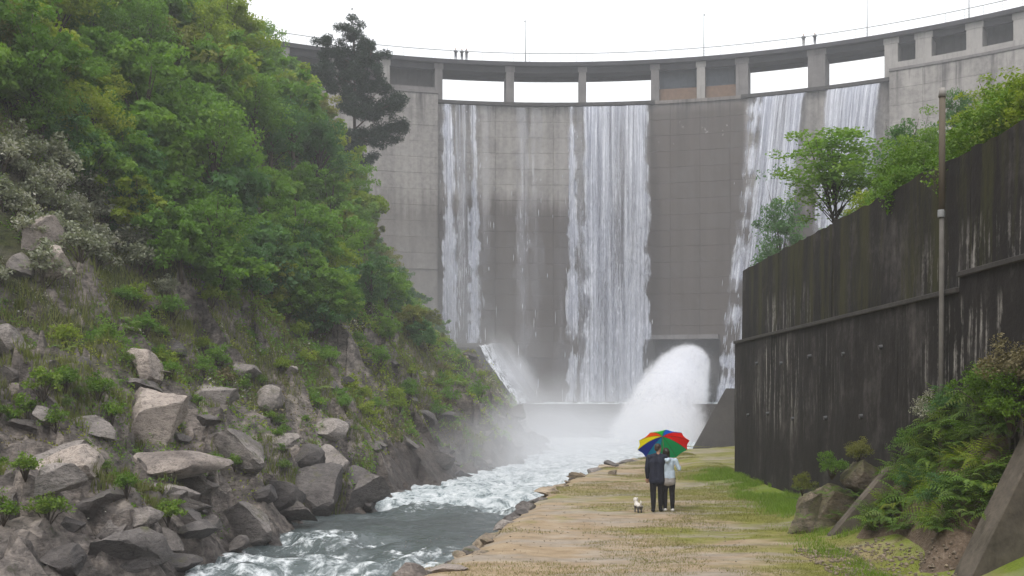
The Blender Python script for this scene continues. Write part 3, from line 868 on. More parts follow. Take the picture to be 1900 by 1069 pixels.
# ---- counter weir, wings
weir = MB()
weir.prism([(-1.0, -2.6), (-1.0, 2.2), (36, 2.2), (36, -2.6)], 100.6, 103.0)
w = weir.build('weir', M['wing'], None)
tag(w, 'low grey concrete weir across the channel below the falls', 'weir')
wl = empty('wing_wall', (-4, 100, -2))
tag(wl, 'dark concrete wing wall with slanted edge beside the left falls', 'wing wall')
mb = MB(); off = Vector((4, -100, 2))
poly = [(-14, -2.5), (-14, 7.75), (-3.55, 7.75), (0.3, 2.15), (3.5, -2.5)]
poly2 = [(-14, -2.5), (-14, 9.5), (-1.4, 9.5), (3.6, 2.15), (6.6, -2.5)]
mb.prism([(x + 4, z + 2) for x, z in poly], 0.0, 26.0, [(x + 4, z + 2) for x, z in poly2])
mb.build('wing_body', M['wing_dark'], wl)
wr = empty('wing_wall', (13, 62, -1))
tag(wr, 'plain grey concrete wing wall with slanted edge at the end of the path', 'wing wall')
mb = MB()
mb.prism([(x - 13, z + 1) for x, z in [(10.2, -2.5), (10.95, -0.1), (12.95, 3.5), (19, 3.5), (19, -2.5)]], 0, 12, [(x - 13 + 3.4, z + 1) for x, z in [(10.2, -2.5), (10.95, -0.1), (12.95, 3.5), (19, 3.5), (19, -2.5)]])
mb.build('wing_body', M['wing'], wr)

# ================================================================= WATERFALLS
G = 9.81
def fall(bands, v0, ztop, zbot, label, n_str, seed, spread=0.0, drift=0.0):
    """bands: (px0, px1, density) along the sill; water leaves radially and falls freely"""
    rng = np.random.default_rng(seed)
    V, F, A_arc, A_drop, A_den, A_lay, MI = [], [], [], [], [], [], []
    base = 0
    def pt(t, drop, v, dn=0.0, dl=0.0):
        tt = np.sqrt(np.maximum(drop, 0) * 2 / G)
        R = DR + 0.02 - v * tt + dn
        th = t + (dl + drift * np.maximum(drop, 0) ** 1.25 / 3.0) / DR
        return np.stack([DXC + R * np.sin(th), DYC + R * np.cos(th), ztop - drop], -1)
    for (p0, p1, dens) in bands:
        t0, t1 = arc_px(p0), arc_px(p1)
        W = (t1 - t0) * DR
        nu = max(3, int(W / 0.22)); nv = 60
        H = ztop - zbot
        for lay in range(3):
            u = np.linspace(0, 1, nu); dr = np.linspace(0, 1, nv) ** 1.4 * H
            UU, DRP = np.meshgrid(u, dr, indexing='ij')
            th = t0 + (t1 - t0) * UU
            arc = th * DR
            wob = 0.10 * fbm(arc * 0.9, DRP * 0.09, lay * 3.1, seed, 3) * (0.4 + DRP * 0.06)
            v = v0 * (0.82 + 0.16 * lay) + 0.25 * vnoise(arc * 0.7, 0.5, lay, seed)
            Pn = pt(th, DRP, v, wob, 0.12 * vnoise(arc * 1.2, DRP * 0.1, lay, seed + 3) * DRP * 0.05)
            edge = np.minimum(UU, 1 - UU) * W
            edge = edge + (0.30 + 0.02 * DRP) * fbm(DRP * 0.5, arc * 0.4, lay * 2.0, seed + 9, 4)
            de = dens * sstep(-0.15, 1.0, edge) * (1 - 0.12 * lay) * (1 + 0.25 * fbm(arc * 0.45, DRP * 0.05, lay, seed + 12, 3))
            V.append(Pn.reshape(-1, 3)); F.append(grid_faces(nu, nv) + base); base += nu * nv
            A_arc.append(arc.ravel()); A_drop.append(DRP.ravel()); A_den.append(de.ravel())
            A_lay.append(np.full(nu * nv, lay + seed * 0.37)); MI.append(np.zeros((nu - 1) * (nv - 1), np.int32))
        # loose strands and clots of water
        ns = int(n_str * W * dens)
        if ns:
            c = np.clip(rng.normal(0, 0.5, 40), -1, 1)
            th = t0 + (t1 - t0) * rng.random(ns)
            d0 = (rng.random(ns) ** 0.75) * H
            ln = rng.uniform(0.3, 1.0, ns) * (0.6 + d0 * 0.045)
            wd = rng.uniform(0.02, 0.06, ns) * (0.7 + d0 * 0.022)
            vv = v0 * rng.uniform(0.8, 1.25, ns)
            dl = rng.normal(0, 0.02, ns) * d0 * (1 + spread)
            kk = 4
            ring = []
            for j, (fr, rw) in enumerate(((0, 0.15), (0.3, 1.0), (0.7, 0.8), (1, 0.1))):
                dd = np.minimum(d0 + ln * fr, H)
                cpt = pt(th, dd, vv, rng.normal(0, 0.03, ns), dl + 0.3 * wd * rng.normal(0, 1, ns))
                for q in range(3):
                    a = q * 2.094
                    off = np.stack([np.cos(a) * wd * rw, np.sin(a) * wd * rw, np.zeros(ns)], -1)
                    ring.append(cpt + off)
            Vs = np.stack(ring, 1)                       # ns,12,3
            idx = np.arange(ns)[:, None] * 12 + base
            fl = []
            for j in range(3):
                for q in range(3):
                    fl.append([j * 3 + q, j * 3 + (q + 1) % 3, (j + 1) * 3 + (q + 1) % 3, (j + 1) * 3 + q])
            Fs = (np.array(fl)[None] + idx[:, :, None]).reshape(-1, 4)
            V.append(Vs.reshape(-1, 3)); F.append(Fs); base += ns * 12
            A_arc.append(np.zeros(ns * 12)); A_drop.append(np.zeros(ns * 12)); A_den.append(np.repeat(rng.random(ns), 12)); A_lay.append(np.zeros(ns * 12))
            MI.append(np.ones(len(Fs), np.int32))
    V = np.concatenate(V); org = V[np.argmin(V[:, 2])].copy()
    me = arrmesh('waterfall', V - org, np.concatenate(F), True, {'arc': np.concatenate(A_arc), 'drop': np.concatenate(A_drop), 'dens': np.concatenate(A_den), 'layer': np.concatenate(A_lay)})
    me.materials.append(M['sheet']); me.materials.append(M['strand'])
    me.polygons.foreach_set("material_index", np.concatenate(MI))
    o = link('waterfall', me); o.location = org
    tag(o, label, 'waterfall')
    return o

fall([(814, 846, 0.92), (834, 876, 0.62), (864, 890, 1.0), (880, 916, 0.50)], 1.5, 43.45, 8.5, 'white waterfall over the bay beside the tall pine, spilling onto the wing wall', 10, 1)
fall([(948, 986, 0.60), (974, 1014, 0.52), (1018, 1058, 0.44)], 1.7, 43.3, 2.2, 'thin broken trickle of water on the bare dam face between two falls', 6, 2)
fall([(1048, 1072, 1.0), (1060, 1090, 0.62)], 1.7, 43.45, 2.2, 'narrow bright ribbon of falling water beside the broad curtain', 14, 3)
fall([(1076, 1210, 0.90)], 1.9, 43.45, 2.2, 'broad streaked curtain of falling water next to the bare centre block', 14, 4, 0.4)
fall([(1384, 1404, 0.95), (1396, 1418, 1.1), (1406, 1500, 0.96)], 2.3, 43.45, 2.2, 'slanting waterfall from the bay beside the closed gates', 14, 5, 0.5, -0.11)
fall([(1528, 1642, 0.9)], 2.3, 43.45, 2.2, 'waterfall partly behind the trees above the dark retaining wall', 8, 6, 0.5, -0.06)

# ================================================================= RETAINING WALL, BUTTRESSES, POLE
rw = empty('retaining_wall', (8.4, 38.75, 0))
tag(rw, 'long black-stained concrete retaining wall with pale lime runs beside the path', 'retaining wall')
def wall_section(x0, x1, y0, y1, z0, zt0, zt1, mat, rough_top=0.0, seed=0):
    """wall block from y1 (near) to y0 (far) with slightly uneven top and face"""
    ny = max(2, int((y0 - y1) / 0.25)); nz = 8
    ys = np.linspace(y0 - 0.012, y1 + 0.012, ny); V = []
    rows = []
    for j in range(nz + 1):
        f = j / nz
        top = zt0 + (zt1 - zt0) * (y0 - ys) / (y0 - y1)
        if j == nz: top = top + rough_top * fbm(ys * 2.3, 0.5, 0, seed, 3)
        z = z0 + (top - z0) * f
        x = x0 + 0.02 * fbm(ys * 0.7, z * 0.7, 0, seed + 5, 3) + 0.03 * f
        rows.append(np.stack([x, ys, z], -1))
    top = rows[-1].copy(); top[:, 0] = x1
    bot = top.copy(); bot[:, 2] = z0
    rows += [top, bot]
    V = np.concatenate(rows) - np.array([8.4, 38.75, 0])
    F = [tuple(q) for q in grid_faces(nz + 3, ny)]
    n = nz + 3
    F.append(tuple(i * ny for i in range(n))); F.append(tuple(i * ny + ny - 1 for i in range(n - 1, -1, -1)))
    me = pymesh('wall_section', V, F)
    bm = bmesh.new(); bm.from_mesh(me); bmesh.ops.recalc_face_normals(bm, faces=bm.faces); bm.to_mesh(me); bm.free()
    me.materials.append(mat)
    return link('wall_section', me, rw)
cuts = [38.75, 33.2, 27.6, 22.4, 19.3, 15.5, 11.5, 6.0]
for i in range(len(cuts) - 1):
    a, b = cuts[i], cuts[i + 1]
    zs = 5.12 if b > 19 else 5.4
    wall_section(8.40, 9.9, a, b, -1.2, zs, zs, M['ret_low'], 0.0, i)
    wall_section(8.62, 9.9, a - (0.25 if i == 0 else 0), b, zs + 0.003, 7.76, 7.72, M['ret_up'], 0.05, 20 + i)

MB().box(-0.035, 0.06, -19.44, -0.02, 5.035, 5.135).build('lit_edge_strip', M['wing_dark'], rw, bevel=0.012)  # added strip, stands in for light caught on the lower wall's edge
MB().box(-0.035, 0.06, -30.0, -19.46, 5.315, 5.415).build('lit_edge_strip', M['wing_dark'], rw, bevel=0.012)
for yy, zz in ((36.4, 2.4), (33.6, 2.5), (30.6, 2.4), (27.4, 2.5), (24.6, 2.6), (35.1, 4.2), (31.9, 4.1), (28.9, 4.2), (25.9, 4.15), (23.3, 4.2)):
    MB().tube([(0.05, yy - 38.75, zz), (-0.06, yy - 38.75, zz - 0.02)], 0.055, 10).build('drain_pipe', M['metal_dark'], rw)
def buttress(y0, th, poly, label):
    r = empty('buttress', (poly[0][0], y0, 0)); tag(r, label, 'buttress')
    mb = MB(); ox = poly[0][0]
    mb.prism([(x - ox, z) for x, z in poly], 0, th)
    o = mb.build('buttress_body', M['slab'], r, bevel=0.05)
    return r
buttress(21.95, 0.22, [(6.72, -0.4), (6.78, 0.06), (8.02, 1.52), (8.38, 1.62), (8.38, -0.4)], 'thin sloping concrete buttress half hidden by ferns beside the mossy boulder')
buttress(16.2, 0.6, [(7.05, -0.4), (7.16, 0.02), (8.36, 2.44), (8.39, 2.44), (8.39, -0.4)], 'broad brown concrete buttress with bare sloping edge at the end of the fern bank')

# steel pole in front of the wall
pole = empty('pole', (8.28, 19.75, 0.9)); tag(pole, 'weathered upright pole rising above the dark retaining wall', 'pole')
MB().tube([(0, 0, 0), (0, 0, 2.8), (0.01, 0, 5.7)], [0.05, 0.048, 0.045], 10).build('lower_shaft', flat('weathered_grey_pole', (0.13, 0.122, 0.112), 0.9, 0.2, 0.6, 2.5), pole, True)
MB().tube([(0.01, 0, 5.68), (0.02, 0, 8.0)], [0.062, 0.058], 10).build('upper_shaft', flat('brown_pole', (0.13, 0.11, 0.085), 0.85, 0.2, 0.3, 3), pole, True)
MB().tube([(0.02, 0, 7.95), (0.02, 0, 8.12)], [0.075, 0.05], 10).build('cap', M['pier_light'], pole, True)
MB().lathe([(0.066, 5.63), (0.07, 5.66), (0.07, 5.74), (0.066, 5.77)], 10).build('collar', M['metal'], pole)

# earth bank against the wall
def mound_z(X, Y):
    X = np.asarray(X, float); Y = np.asarray(Y, float)
    h = np.interp(Y, [12, 16.6, 17.4, 18.5, 20.5, 21.9, 22.3, 24.5, 25.5], [0.1, 0.1, 2.6, 3.0, 2.0, 1.35, 1.0, 0.25, -0.3])
    lo = 7.0 + 0.35 * vnoise(Y * 0.8, 2.0, 0, 77)
    return -0.15 + h * sstep(0, 1, (X - lo) / 1.6) ** 0.8 + 0.12 * fbm(X * 1.3, Y * 1.3, 0, 78, 3)
ys = np.arange(8, 25.6, 0.2); xs = np.arange(6.6, 8.75, 0.12)
XX, YY = np.meshgrid(xs, ys, indexing='ij')
me = arrmesh('earth_bank', np.stack([XX, YY, mound_z(XX, YY)], -1).reshape(-1, 3), grid_faces(len(xs), len(ys))[:, ::-1])
me.materials.append(M['soil'])
tag(link('earth_bank', me), kind='structure')

# ================================================================= ROCKS
def rock_mesh(seed, sub=4, planes=14, flatn=0.75):
    rng = np.random.default_rng(seed)
    bm = bmesh.new(); bmesh.ops.create_icosphere(bm, subdivisions=sub, radius=1.0)
    V = np.array([v.co[:] for v in bm.verts]); F = np.array([[l.vert.index for l in f.loops] for f in bm.faces]); bm.free()
    V = V * np.array([1.25, 1.0, 1.0])
    for k in range(planes):
        nrm = rng.normal(size=3); nrm /= np.linalg.norm(nrm)
        c = rng.uniform(0.40, 0.80)
        d = V @ nrm - c
        V = V - np.outer(np.maximum(d, 0), nrm)
    V = V + 0.045 * np.stack([fbm(V[:, 0] * 1.5 + 9 * i, V[:, 1] * 1.5, V[:, 2] * 1.5, seed + i, 3) for i in range(3)], -1)
    V = V + 0.022 * np.stack([fbm(V[:, 0] * 6 + 9 * i, V[:, 1] * 6, V[:, 2] * 9, seed + 40 + i, 3) for i in range(3)], -1)
    V[:, 2] *= flatn
    V = V / np.abs(V).max(0)
    me = arrmesh('boulder', V, F, True)
    me.set_sharp_from_angle(angle=R_(24))
    return me
ROCKS = [rock_mesh(100 + i, 4, 9 + i % 5, 0.8) for i in range(9)]
for r_ in ROCKS: r_.materials.append(M['rock_grey'])

def boulder(loc, size, mat, label, group=None, rot=None, var=None, name='boulder'):
    me = ROCKS[random.randrange(len(ROCKS)) if var is None else var]
    o = link(name, me); o.location = loc; o.scale = size
    o.rotation_euler = rot or (random.uniform(-0.25, 0.25), random.uniform(-0.25, 0.25), random.uniform(0, 6.28))
    o.material_slots[0].link = 'OBJECT'; o.material_slots[0].material = mat
    tag(o, label, 'rock', group)
    return o

def px_boulder(cx, cy, w, h, mat, label, depth=1.0, tilt=0.0, var=None, group=None):
    """a bank boulder whose visible outline is about w x h photo pixels round (cx, cy)"""
    b = hit_hill(cx, min(cy + 0.30 * h, 1064))
    if b is None: return None
    D = b.y; hw = w / FPX * D / 2; hh = h / FPX * D / 2
    c = P(cx, cy, D)
    c.y = D + 0.5 * hw * depth; c.z -= 0.10 * hh
    return boulder(c, (hw * 1.22, max(hw * 0.9, hh) * depth * 1.1, hh * 1.05), mat, label, group, (random.uniform(-0.1, 0.1), tilt, random.uniform(-0.25, 0.25)), var)

PA, GY, DK = M['rock_pale'], M['rock_grey'], M['rock_dark']
NAMED = [
    (425, 828, 165, 90, GY, 'big smooth grey slab with pale top leaning towards the river', 1.3, 0.35),
    (512, 915, 85, 75, DK, 'dark rounded boulder jutting out below the big leaning slab', 1.0, 0.3),
    (130, 860, 170, 70, PA, 'broad pale pink ledge of rock above the dark layered boulder', 1.0, -0.1),
    (85, 893, 95, 75, GY, 'brownish blunt boulder under the broad pale ledge', 1.0, 0.1),
    (170, 935, 150, 75, DK, 'dark layered boulder below the broad pale ledge', 1.0, -0.15),
    (200, 988, 95, 52, GY, 'oval grey boulder with a dark cap near the water', 1.0, 0.0),
    (288, 1022, 68, 46, PA, 'small pointed cream-coloured rock by a tuft of green at the water', 0.9, -0.3),
    (285, 772, 115, 140, PA, 'tall pale pinkish slab standing on the slope', 0.7, 0.15),
    (268, 690, 70, 95, PA, 'narrow pale orange rock face above the tall pale slab', 0.7, 0.2),
    (445, 968, 140, 100, GY, 'large brown grey boulder at the edge of the rapids', 1.1, 0.25),
    (305, 862, 190, 62, PA, 'long low pinkish ledge joining the leaning slab', 1.0, 0.05),
    (590, 912, 140, 120, DK, 'smooth dark sloping slab running down into the river', 1.2, 0.45),
    (672, 915, 70, 85, DK, 'dark brown boulder at the water beyond the sloping slab', 1.0, 0.3),
    (445, 690, 85, 55, GY, 'grey rock outcrop in the grass below the trees', 0.8, 0.1),
    (490, 745, 80, 62, GY, 'purplish grey block above the leaning slab', 0.9, -0.1),
    (325, 648, 70, 45, DK, 'dark flat outcrop among ferns', 0.8, 0.0),
    (395, 735, 90, 60, GY, 'weathered grey block beside the tall pale slab', 0.9, 0.15),
    (14, 638, 58, 82, GY, 'upright grey block on top of the stacked rocks', 0.8, 0.0),
    (14, 690, 52, 40, GY, 'middle block of the stacked rocks with brown stain', 0.8, 0.0),
    (16, 722, 58, 36, PA, 'whitish lowest block of the stacked rocks', 0.8, 0.0),
    (18, 945, 50, 60, DK, 'dark purplish boulder beside green shrubs', 0.9, 0.0),
    (72, 440, 52, 95, PA, 'tall pinkish spike of the crag among silvery shrubs', 0.9, 0.1),
    (108, 432, 46, 80, GY, 'grey split face of the crag among silvery shrubs', 0.9, 0.15),
    (92, 492, 70, 80, PA, 'pinkish foot of the crag among silvery shrubs', 0.9, 0.1),
    (45, 500, 56, 75, GY, 'grey shoulder of the crag among silvery shrubs', 0.9, -0.1),
    (300, 925, 90, 60, GY, 'angular grey block with mossy crack among green tufts', 0.9, 0.2),
    (365, 905, 80, 55, GY, 'squarish grey block below the long pinkish ledge', 0.9, -0.2),
    (345, 960, 75, 55, DK, 'dark block between the rapids boulder and the oval one', 0.9, 0.2),
    (255, 960, 70, 48, GY, 'rough grey block above the pointed cream rock', 0.9, 0.0),
    (120, 1040, 110, 60, DK, 'dark brown boulder low on the bank in shade', 1.0, 0.1),
    (230, 1055, 100, 45, DK, 'flat dark rock at the waterline', 1.0, 0.0),
    (330, 1045, 90, 40, DK, 'wet reddish brown rock at the waterline', 1.0, 0.1),
    (560, 850, 90, 60, DK, 'dark jutting rock above the smooth sloping slab', 1.0, 0.2),
    (180, 800, 110, 60, GY, 'grey mossy outcrop above the broad pale ledge', 0.8, 0.1),
]
for i, q in enumerate(NAMED):
    px_boulder(q[0], q[1], q[2], q[3], q[4], q[5], q[6], q[7], i % 9)

# more bank rocks, alike
def proj(p): return 950 + p.x / p.y * FPX, HOR - (p.z - CAM_H) / p.y * FPX
cnt = 0
for Y in np.arange(21, 96, 1.6):
    for d in (-0.3, 1.2, 2.8, 4.6, 6.6):
        if random.random() < (0.72 if d > 4 else 0.2): continue
        y = Y + random.uniform(-0.7, 0.7); dd = d + random.uniform(-0.7, 0.7)
        x = float(foot_x(y)) - dd
        z = float(hill_z(x, y))
        if y > 90 and dd < 3: continue
        s = (0.3 + 0.75 * random.random() ** 1.6) * (1.0 if dd < 3 else 0.75)
        mat = DK if (dd < 2.4 or y > 42) else random.choice([GY, GY, PA])
        u, v = proj(Vector((x, y, z)))
        if u < -150: continue
        cnt += 1
        if mat is DK: lab, grp = 'dark wet rock lying along the river bank below the slope', 'dark rocks along the waterline'
        elif mat is GY: lab, grp = 'rough grey rock scattered on the grassy lower slope', 'grey rocks scattered on the slope'
        else: lab, grp = 'pale pinkish rock scattered on the grassy lower slope', 'pale rocks scattered on the slope'
        boulder((x, y, z - 0.08 * s), (s * random.uniform(0.9, 1.5), s * random.uniform(0.9, 1.5), s * random.uniform(0.5, 0.85)), mat, lab, grp)
print('scattered rocks', cnt)

# jumbled blocks filling the near bank
for i in range(22):
    y = random.uniform(22.5, 36); dd = random.uniform(-0.2, 6.5); x = float(foot_x(y)) - dd; z = float(hill_z(x, y))
    s_ = 0.2 + 0.45 * random.random() ** 1.8
    boulder((x, y, z + 0.05), (s_ * random.uniform(0.9, 1.6), s_ * random.uniform(0.9, 1.4), s_ * random.uniform(0.55, 1.0)), random.choice([GY, GY, DK]), 'angular block jammed among the larger boulders of the near bank', 'angular blocks between the boulders')

# stones along the path edge (pieces of the path's bank)
for i in range(210):
    y = 14.5 + 45 * (i / 210.0) ** 1.25 + random.uniform(-0.3, 0.3)
    row = i % 3
    x = float(edge_x(y)) + (0.02, -0.16, -0.36)[row] + random.uniform(-0.14, 0.12)
    z = (-0.13, -0.34, -0.75)[row] + random.uniform(-0.07, 0.05)
    s = (0.07 + 0.24 * random.random() ** 2.2) * (1 + 0.012 * (y - 15)) * (1, 1.3, 1.6)[row]
    me = ROCKS[i % 9]
    o = link('edge_stone', me, path_obj); o.location = (x, y, z)
    o.scale = (s * random.uniform(0.9, 1.5), s * random.uniform(1.0, 1.7), s * random.uniform(0.5, 0.8))
    o.rotation_euler = (random.uniform(-.3, .3), random.uniform(-.3, .3), random.uniform(0, 6.28))
    o.material_slots[0].link = 'OBJECT'; o.material_slots[0].material = M['rock_edge'] if random.random() < 0.6 else random.choice([M['rock_grey'], M['rock_dark']])
boulder(P(752, 1066, 17.6) + Vector((0, 0.2, -0.12)), (0.40, 0.45, 0.30), M['rock_pale'], 'whitish rock standing in the water at the path edge', var=2)
boulder(P(845, 1046, 18.4) + Vector((-0.1, 0, -0.12)), (0.50, 0.42, 0.16), M['rock_pale'], 'flat pale rock lying at the path edge beside the whitish one', var=4)
boulder(P(905, 1022, 20.2) + Vector((-0.2, 0, -0.1)), (0.32, 0.35, 0.15), M['rock_edge'], 'small tan rock on the crumbling path edge', var=6)
boulder(P(1138, 864, 45) + Vector((0, 0, 0.0)), (0.42, 0.4, 0.20), M['rock_dark'], 'small dark rock on the far path edge before the mist', var=1)
boulder(P(1136, 878, 40.5) + Vector((0, 0, 0.0)), (0.30, 0.3, 0.14), M['rock_edge'], 'small reddish rock beside the small dark rock on the path edge', var=3)
# mossy rock heap at the wall
boulder((7.25, 23.4, 0.5), (1.0, 0.9, 0.98), M['rock_moss'], 'big mossy boulder leaning at the foot of the retaining wall', var=0, rot=(0.1, -0.35, 0.4))
boulder((6.75, 23.2, 0.25), (0.55, 0.6, 0.75), M['rock_moss'], 'lower mossy rock in front of the big mossy boulder', var=5, rot=(0.2, 0.2, 1.0))
boulder((7.9, 23.0, 1.25), (0.6, 0.55, 0.5), M['rock_moss'], 'brown mossy rock on top of the heap against the wall', var=7, rot=(0.1, 0.1, 2.0))

# loose gravel at the foot of the bank
def gravel(n, xr, yr, zf, s0, s1, mat, seed, label):
    rng = np.random.default_rng(seed)
    base = np.array([(1, 0, 0), (-1, 0, 0), (0, 1, 0), (0, -1, 0), (0, 0, 1), (0, 0, -1)], float)
    fc = np.array([(0, 2, 4), (2, 1, 4), (1, 3, 4), (3, 0, 4), (2, 0, 5), (1, 2, 5), (3, 1, 5), (0, 3, 5)])
    X = rng.uniform(*xr, n); Y = rng.uniform(*yr, n); Z = zf(X, Y)
    s = rng.uniform(s0, s1, n) ** 1.0
    V = base[None] * (s[:, None, None] * rng.uniform(0.6, 1.3, (n, 6, 1)))
    a = rng.uniform(0, 6.28, n); ca, sa = np.cos(a), np.sin(a)
    V = np.stack([V[..., 0] * ca[:, None] - V[..., 1] * sa[:, None], V[..., 0] * sa[:, None] + V[..., 1] * ca[:, None], V[..., 2] * 0.6], -1)
    V = V + np.stack([X, Y, Z], -1)[:, None]
    F = fc[None] + (np.arange(n) * 6)[:, None, None]
    me = arrmesh('gravel', V.reshape(-1, 3), F.reshape(-1, 3), False); me.materials.append(mat)
    o = link('gravel', me); tag(o, label, 'gravel', kind='stuff')
gravel(700, (5.6, 7.4), (16.6, 20.5), lambda x, y: np.maximum(path_z(x, y), mound_z(x, y)) + 0.01, 0.015, 0.065, M['rock_edge'], 5, 'loose stones and litter below the fern bank')
gravel(600, (-3.0, 5.0), (16.6, 30), lambda x, y: np.where(x > edge_x(y) + 0.1, path_z(x, y), -1.0) + 0.004, 0.008, 0.03, M['rock_edge'], 6, 'small pebbles strewn over the path')

# ================================================================= PLANTS
def leaf_arrays(rng, pos, size, droop=0.0, up=0.25, aspect=0.55):
    n = len(pos)
    nrm = rng.normal(size=(n, 3)); nrm[:, 2] = np.abs(nrm[:, 2]) + up; nrm /= np.linalg.norm(nrm, axis=1, keepdims=True)
    ax = rng.normal(size=(n, 3)); ax[:, 2] -= droop
    ax -= nrm * (ax * nrm).sum(1, keepdims=True); ax /= np.linalg.norm(ax, axis=1, keepdims=True)
    sd = np.cross(nrm, ax)
    s = size * rng.uniform(0.6, 1.3, (n, 1))
    a = pos - ax * s * 0.5; b = pos + sd * s * aspect * 0.5 + nrm * s * 0.08; c = pos + ax * s * 0.5; d = pos - sd * s * aspect * 0.5 + nrm * s * 0.08
    V = np.stack([a, b, c, d], 1)
    return V

def crown_mesh(seed, rx, rz, ncl, nl, leaf, cr, hollow=0.35, flat_cl=0.6, bottom=-0.7):
    rng = np.random.default_rng(seed)
    P_, cen = [], []
    while len(cen) < ncl:
        p = rng.normal(size=3); p /= np.linalg.norm(p)
        if p[2] < bottom: continue
        lump = 0.78 + 0.46 * float(fbm(p[0] * 1.9, p[1] * 1.9, p[2] * 1.9, seed, 2))
        r = (hollow + (1 - hollow) * rng.random() ** 0.55) * lump
        cen.append(p * r * np.array([rx, rx, rz]))
    cen = np.array(cen)
    pos = []
    for c in cen:
        k = int(nl * rng.uniform(0.6, 1.4)); cs = cr * rng.uniform(0.6, 1.25)
        q = rng.normal(size=(k, 3)); q /= np.linalg.norm(q, axis=1, keepdims=True)
        q *= (rng.random((k, 1)) ** 0.45) * cs; q[:, 2] *= flat_cl
        pos.append(c + q)
    ct = np.concatenate([np.full(len(p), rng.random()) for p in pos])
    pos = np.concatenate(pos)
    V = leaf_arrays(rng, pos, leaf)
    n = len(pos)
    tint = np.clip(0.55 * ct + 0.45 * rng.random(n), 0, 1)
    return cen, arrmesh('crown', V.reshape(-1, 3), np.arange(n * 4).reshape(-1, 4), False, {'tint': np.repeat(tint, 4)})

def trunk_mesh(seed, h, r0, cz, cen, nl=9, lean=0.08, stems=1):
    rng = np.random.default_rng(seed + 500)
    mb = MB()
    for s in range(stems):
        a = rng.uniform(0, 6.28); ln = lean * rng.uniform(0.5, 1.5) + (0.12 if stems > 1 else 0)
        def cp(f): return Vector((math.cos(a) * ln * h * f * f + 0.06 * math.sin(5 * f + s), math.sin(a) * ln * h * f * f, h * f - 0.6 * (1 - f)))
        fr = [0, 0.12, 0.3, 0.5, 0.7, 0.88, 1.0]
        mb.tube([cp(f) for f in fr], [r0 * k / (1 + 0.25 * (stems - 1)) for k in (1.35, 1.0, 0.85, 0.68, 0.5, 0.32, 0.12)], 7)
        pick = rng.choice(len(cen), min(nl, len(cen)), replace=False)
        for i in pick:
            e = Vector(cen[i]) + Vector((0, 0, cz)); f = float(np.clip((e.z / h) * 0.62, 0.22, 0.85)); b = cp(f)
            m = b.lerp(e, 0.5) + Vector((0, 0, 0.10 * (e - b).length))
            mb.tube([b, m, e], [r0 * 0.34, r0 * 0.2, r0 * 0.05], 5)
    me = pymesh('trunk', mb.v, mb.f, True)
    return me

TREES = []
for i in range(8):
    rx, rz = random.uniform(2.3, 3.1), random.uniform(2.6, 3.5)
    low = i >= 4
    cen, cm = crown_mesh(200 + i, rx, rz, (58, 84, 66, 96)[i % 4], (70, 62, 54, 66)[i % 4], (0.34, 0.22, 0.40, 0.26)[i % 4], (0.62, 0.70, 0.60, 0.55)[i % 4], bottom=-0.98 if low else -0.75)
    cz = (2.9 if low else 4.6) + 0.3 * (i % 3)
    tm = trunk_mesh(200 + i, cz + rz * 0.6, 0.16, cz, cen, 12, 0.06, 1 + (i % 3 == 0))
    cm.materials.append(M['leaf_mid']); tm.materials.append(M['bark'])
    TREES.append((cm, tm, cz))

def setmat(o, m):
    o.material_slots[0].link = 'OBJECT'; o.material_slots[0].material = m

def tree(name, loc, sc, var, leaf, label, group, zs=1.0, bark=None, src=None):
    cm, tm, cz = (src or TREES)[var]
    r = empty(name, loc, (random.uniform(-0.06, 0.06), random.uniform(-0.06, 0.06), random.uniform(0, 6.28)))
    r.scale = (sc, sc, sc * zs)
    t = link('trunk', tm, r); c = link('crown', cm, r); c.location = (0, 0, cz)
    setmat(c, leaf)
    if bark: setmat(t, bark)
    tag(r, label, 'tree', group)
    return r

KINDS = {
    'leaf_yellow': ('yellow green leafy tree on the steep left hillside', 'yellow green trees on the hillside'),
    'leaf_olive': ('olive brown sparse tree on the steep left hillside', 'olive brown trees on the hillside'),
    'leaf_mid': ('fresh green leafy tree on the steep left hillside', 'fresh green trees on the hillside'),
    'leaf_deep': ('deep bluish green leafy tree on the steep left hillside', 'deep green trees on the hillside'),
}
TL = np.array([(-400, 170), (0, 255), (110, 320), (200, 430), (300, 525), (420, 595), (560, 655), (700, 690), (790, 660), (860, 640)], float)
def treeline(u): return np.interp(u, TL[:, 0], TL[:, 1])
nt = 0
for Y in np.arange(31, 108, 2.7):
    for d in np.arange(4.0, 46, 2.75):
        y = Y + random.uniform(-1.3, 1.3); x = float(foot_x(y)) - d + random.uniform(-1.3, 1.3)
        z = float(hill_z(x, y)); u, v = proj(Vector((x, y, z)))
        if v > treeline(u) - random.uniform(-10, 30) or v < -170 or u < -110 or u > 830: continue
        # keep the dam face and the pine clear
        dist = y
        tall = 7.5 * FPX / dist
        f = random.random()
        if u < 430 and v < 330: k = 'leaf_yellow' if f < 0.5 else ('leaf_olive' if f < 0.64 else 'leaf_mid')
        elif u > 560: k = 'leaf_mid' if f < 0.4 else ('leaf_yellow' if f < 0.62 else ('leaf_deep' if f < 0.85 else 'leaf_olive'))
        else: k = 'leaf_mid' if f < 0.55 else ('leaf_deep' if f < 0.88 else 'leaf_yellow')
        sc = random.uniform(0.6, 1.0)
        if v > treeline(u) - 70: sc *= 0.85
        if u > 620: sc *= 0.72
        if u > 720: sc *= 0.75
        low_ = v > treeline(u) - 130
        tree('leafy_tree', (x, y, z - 0.15), sc, random.randrange(4, 8) if low_ else random.randrange(8), M[k], KINDS[k][0], KINDS[k][1], random.uniform(0.9, 1.15))
        nt += 1
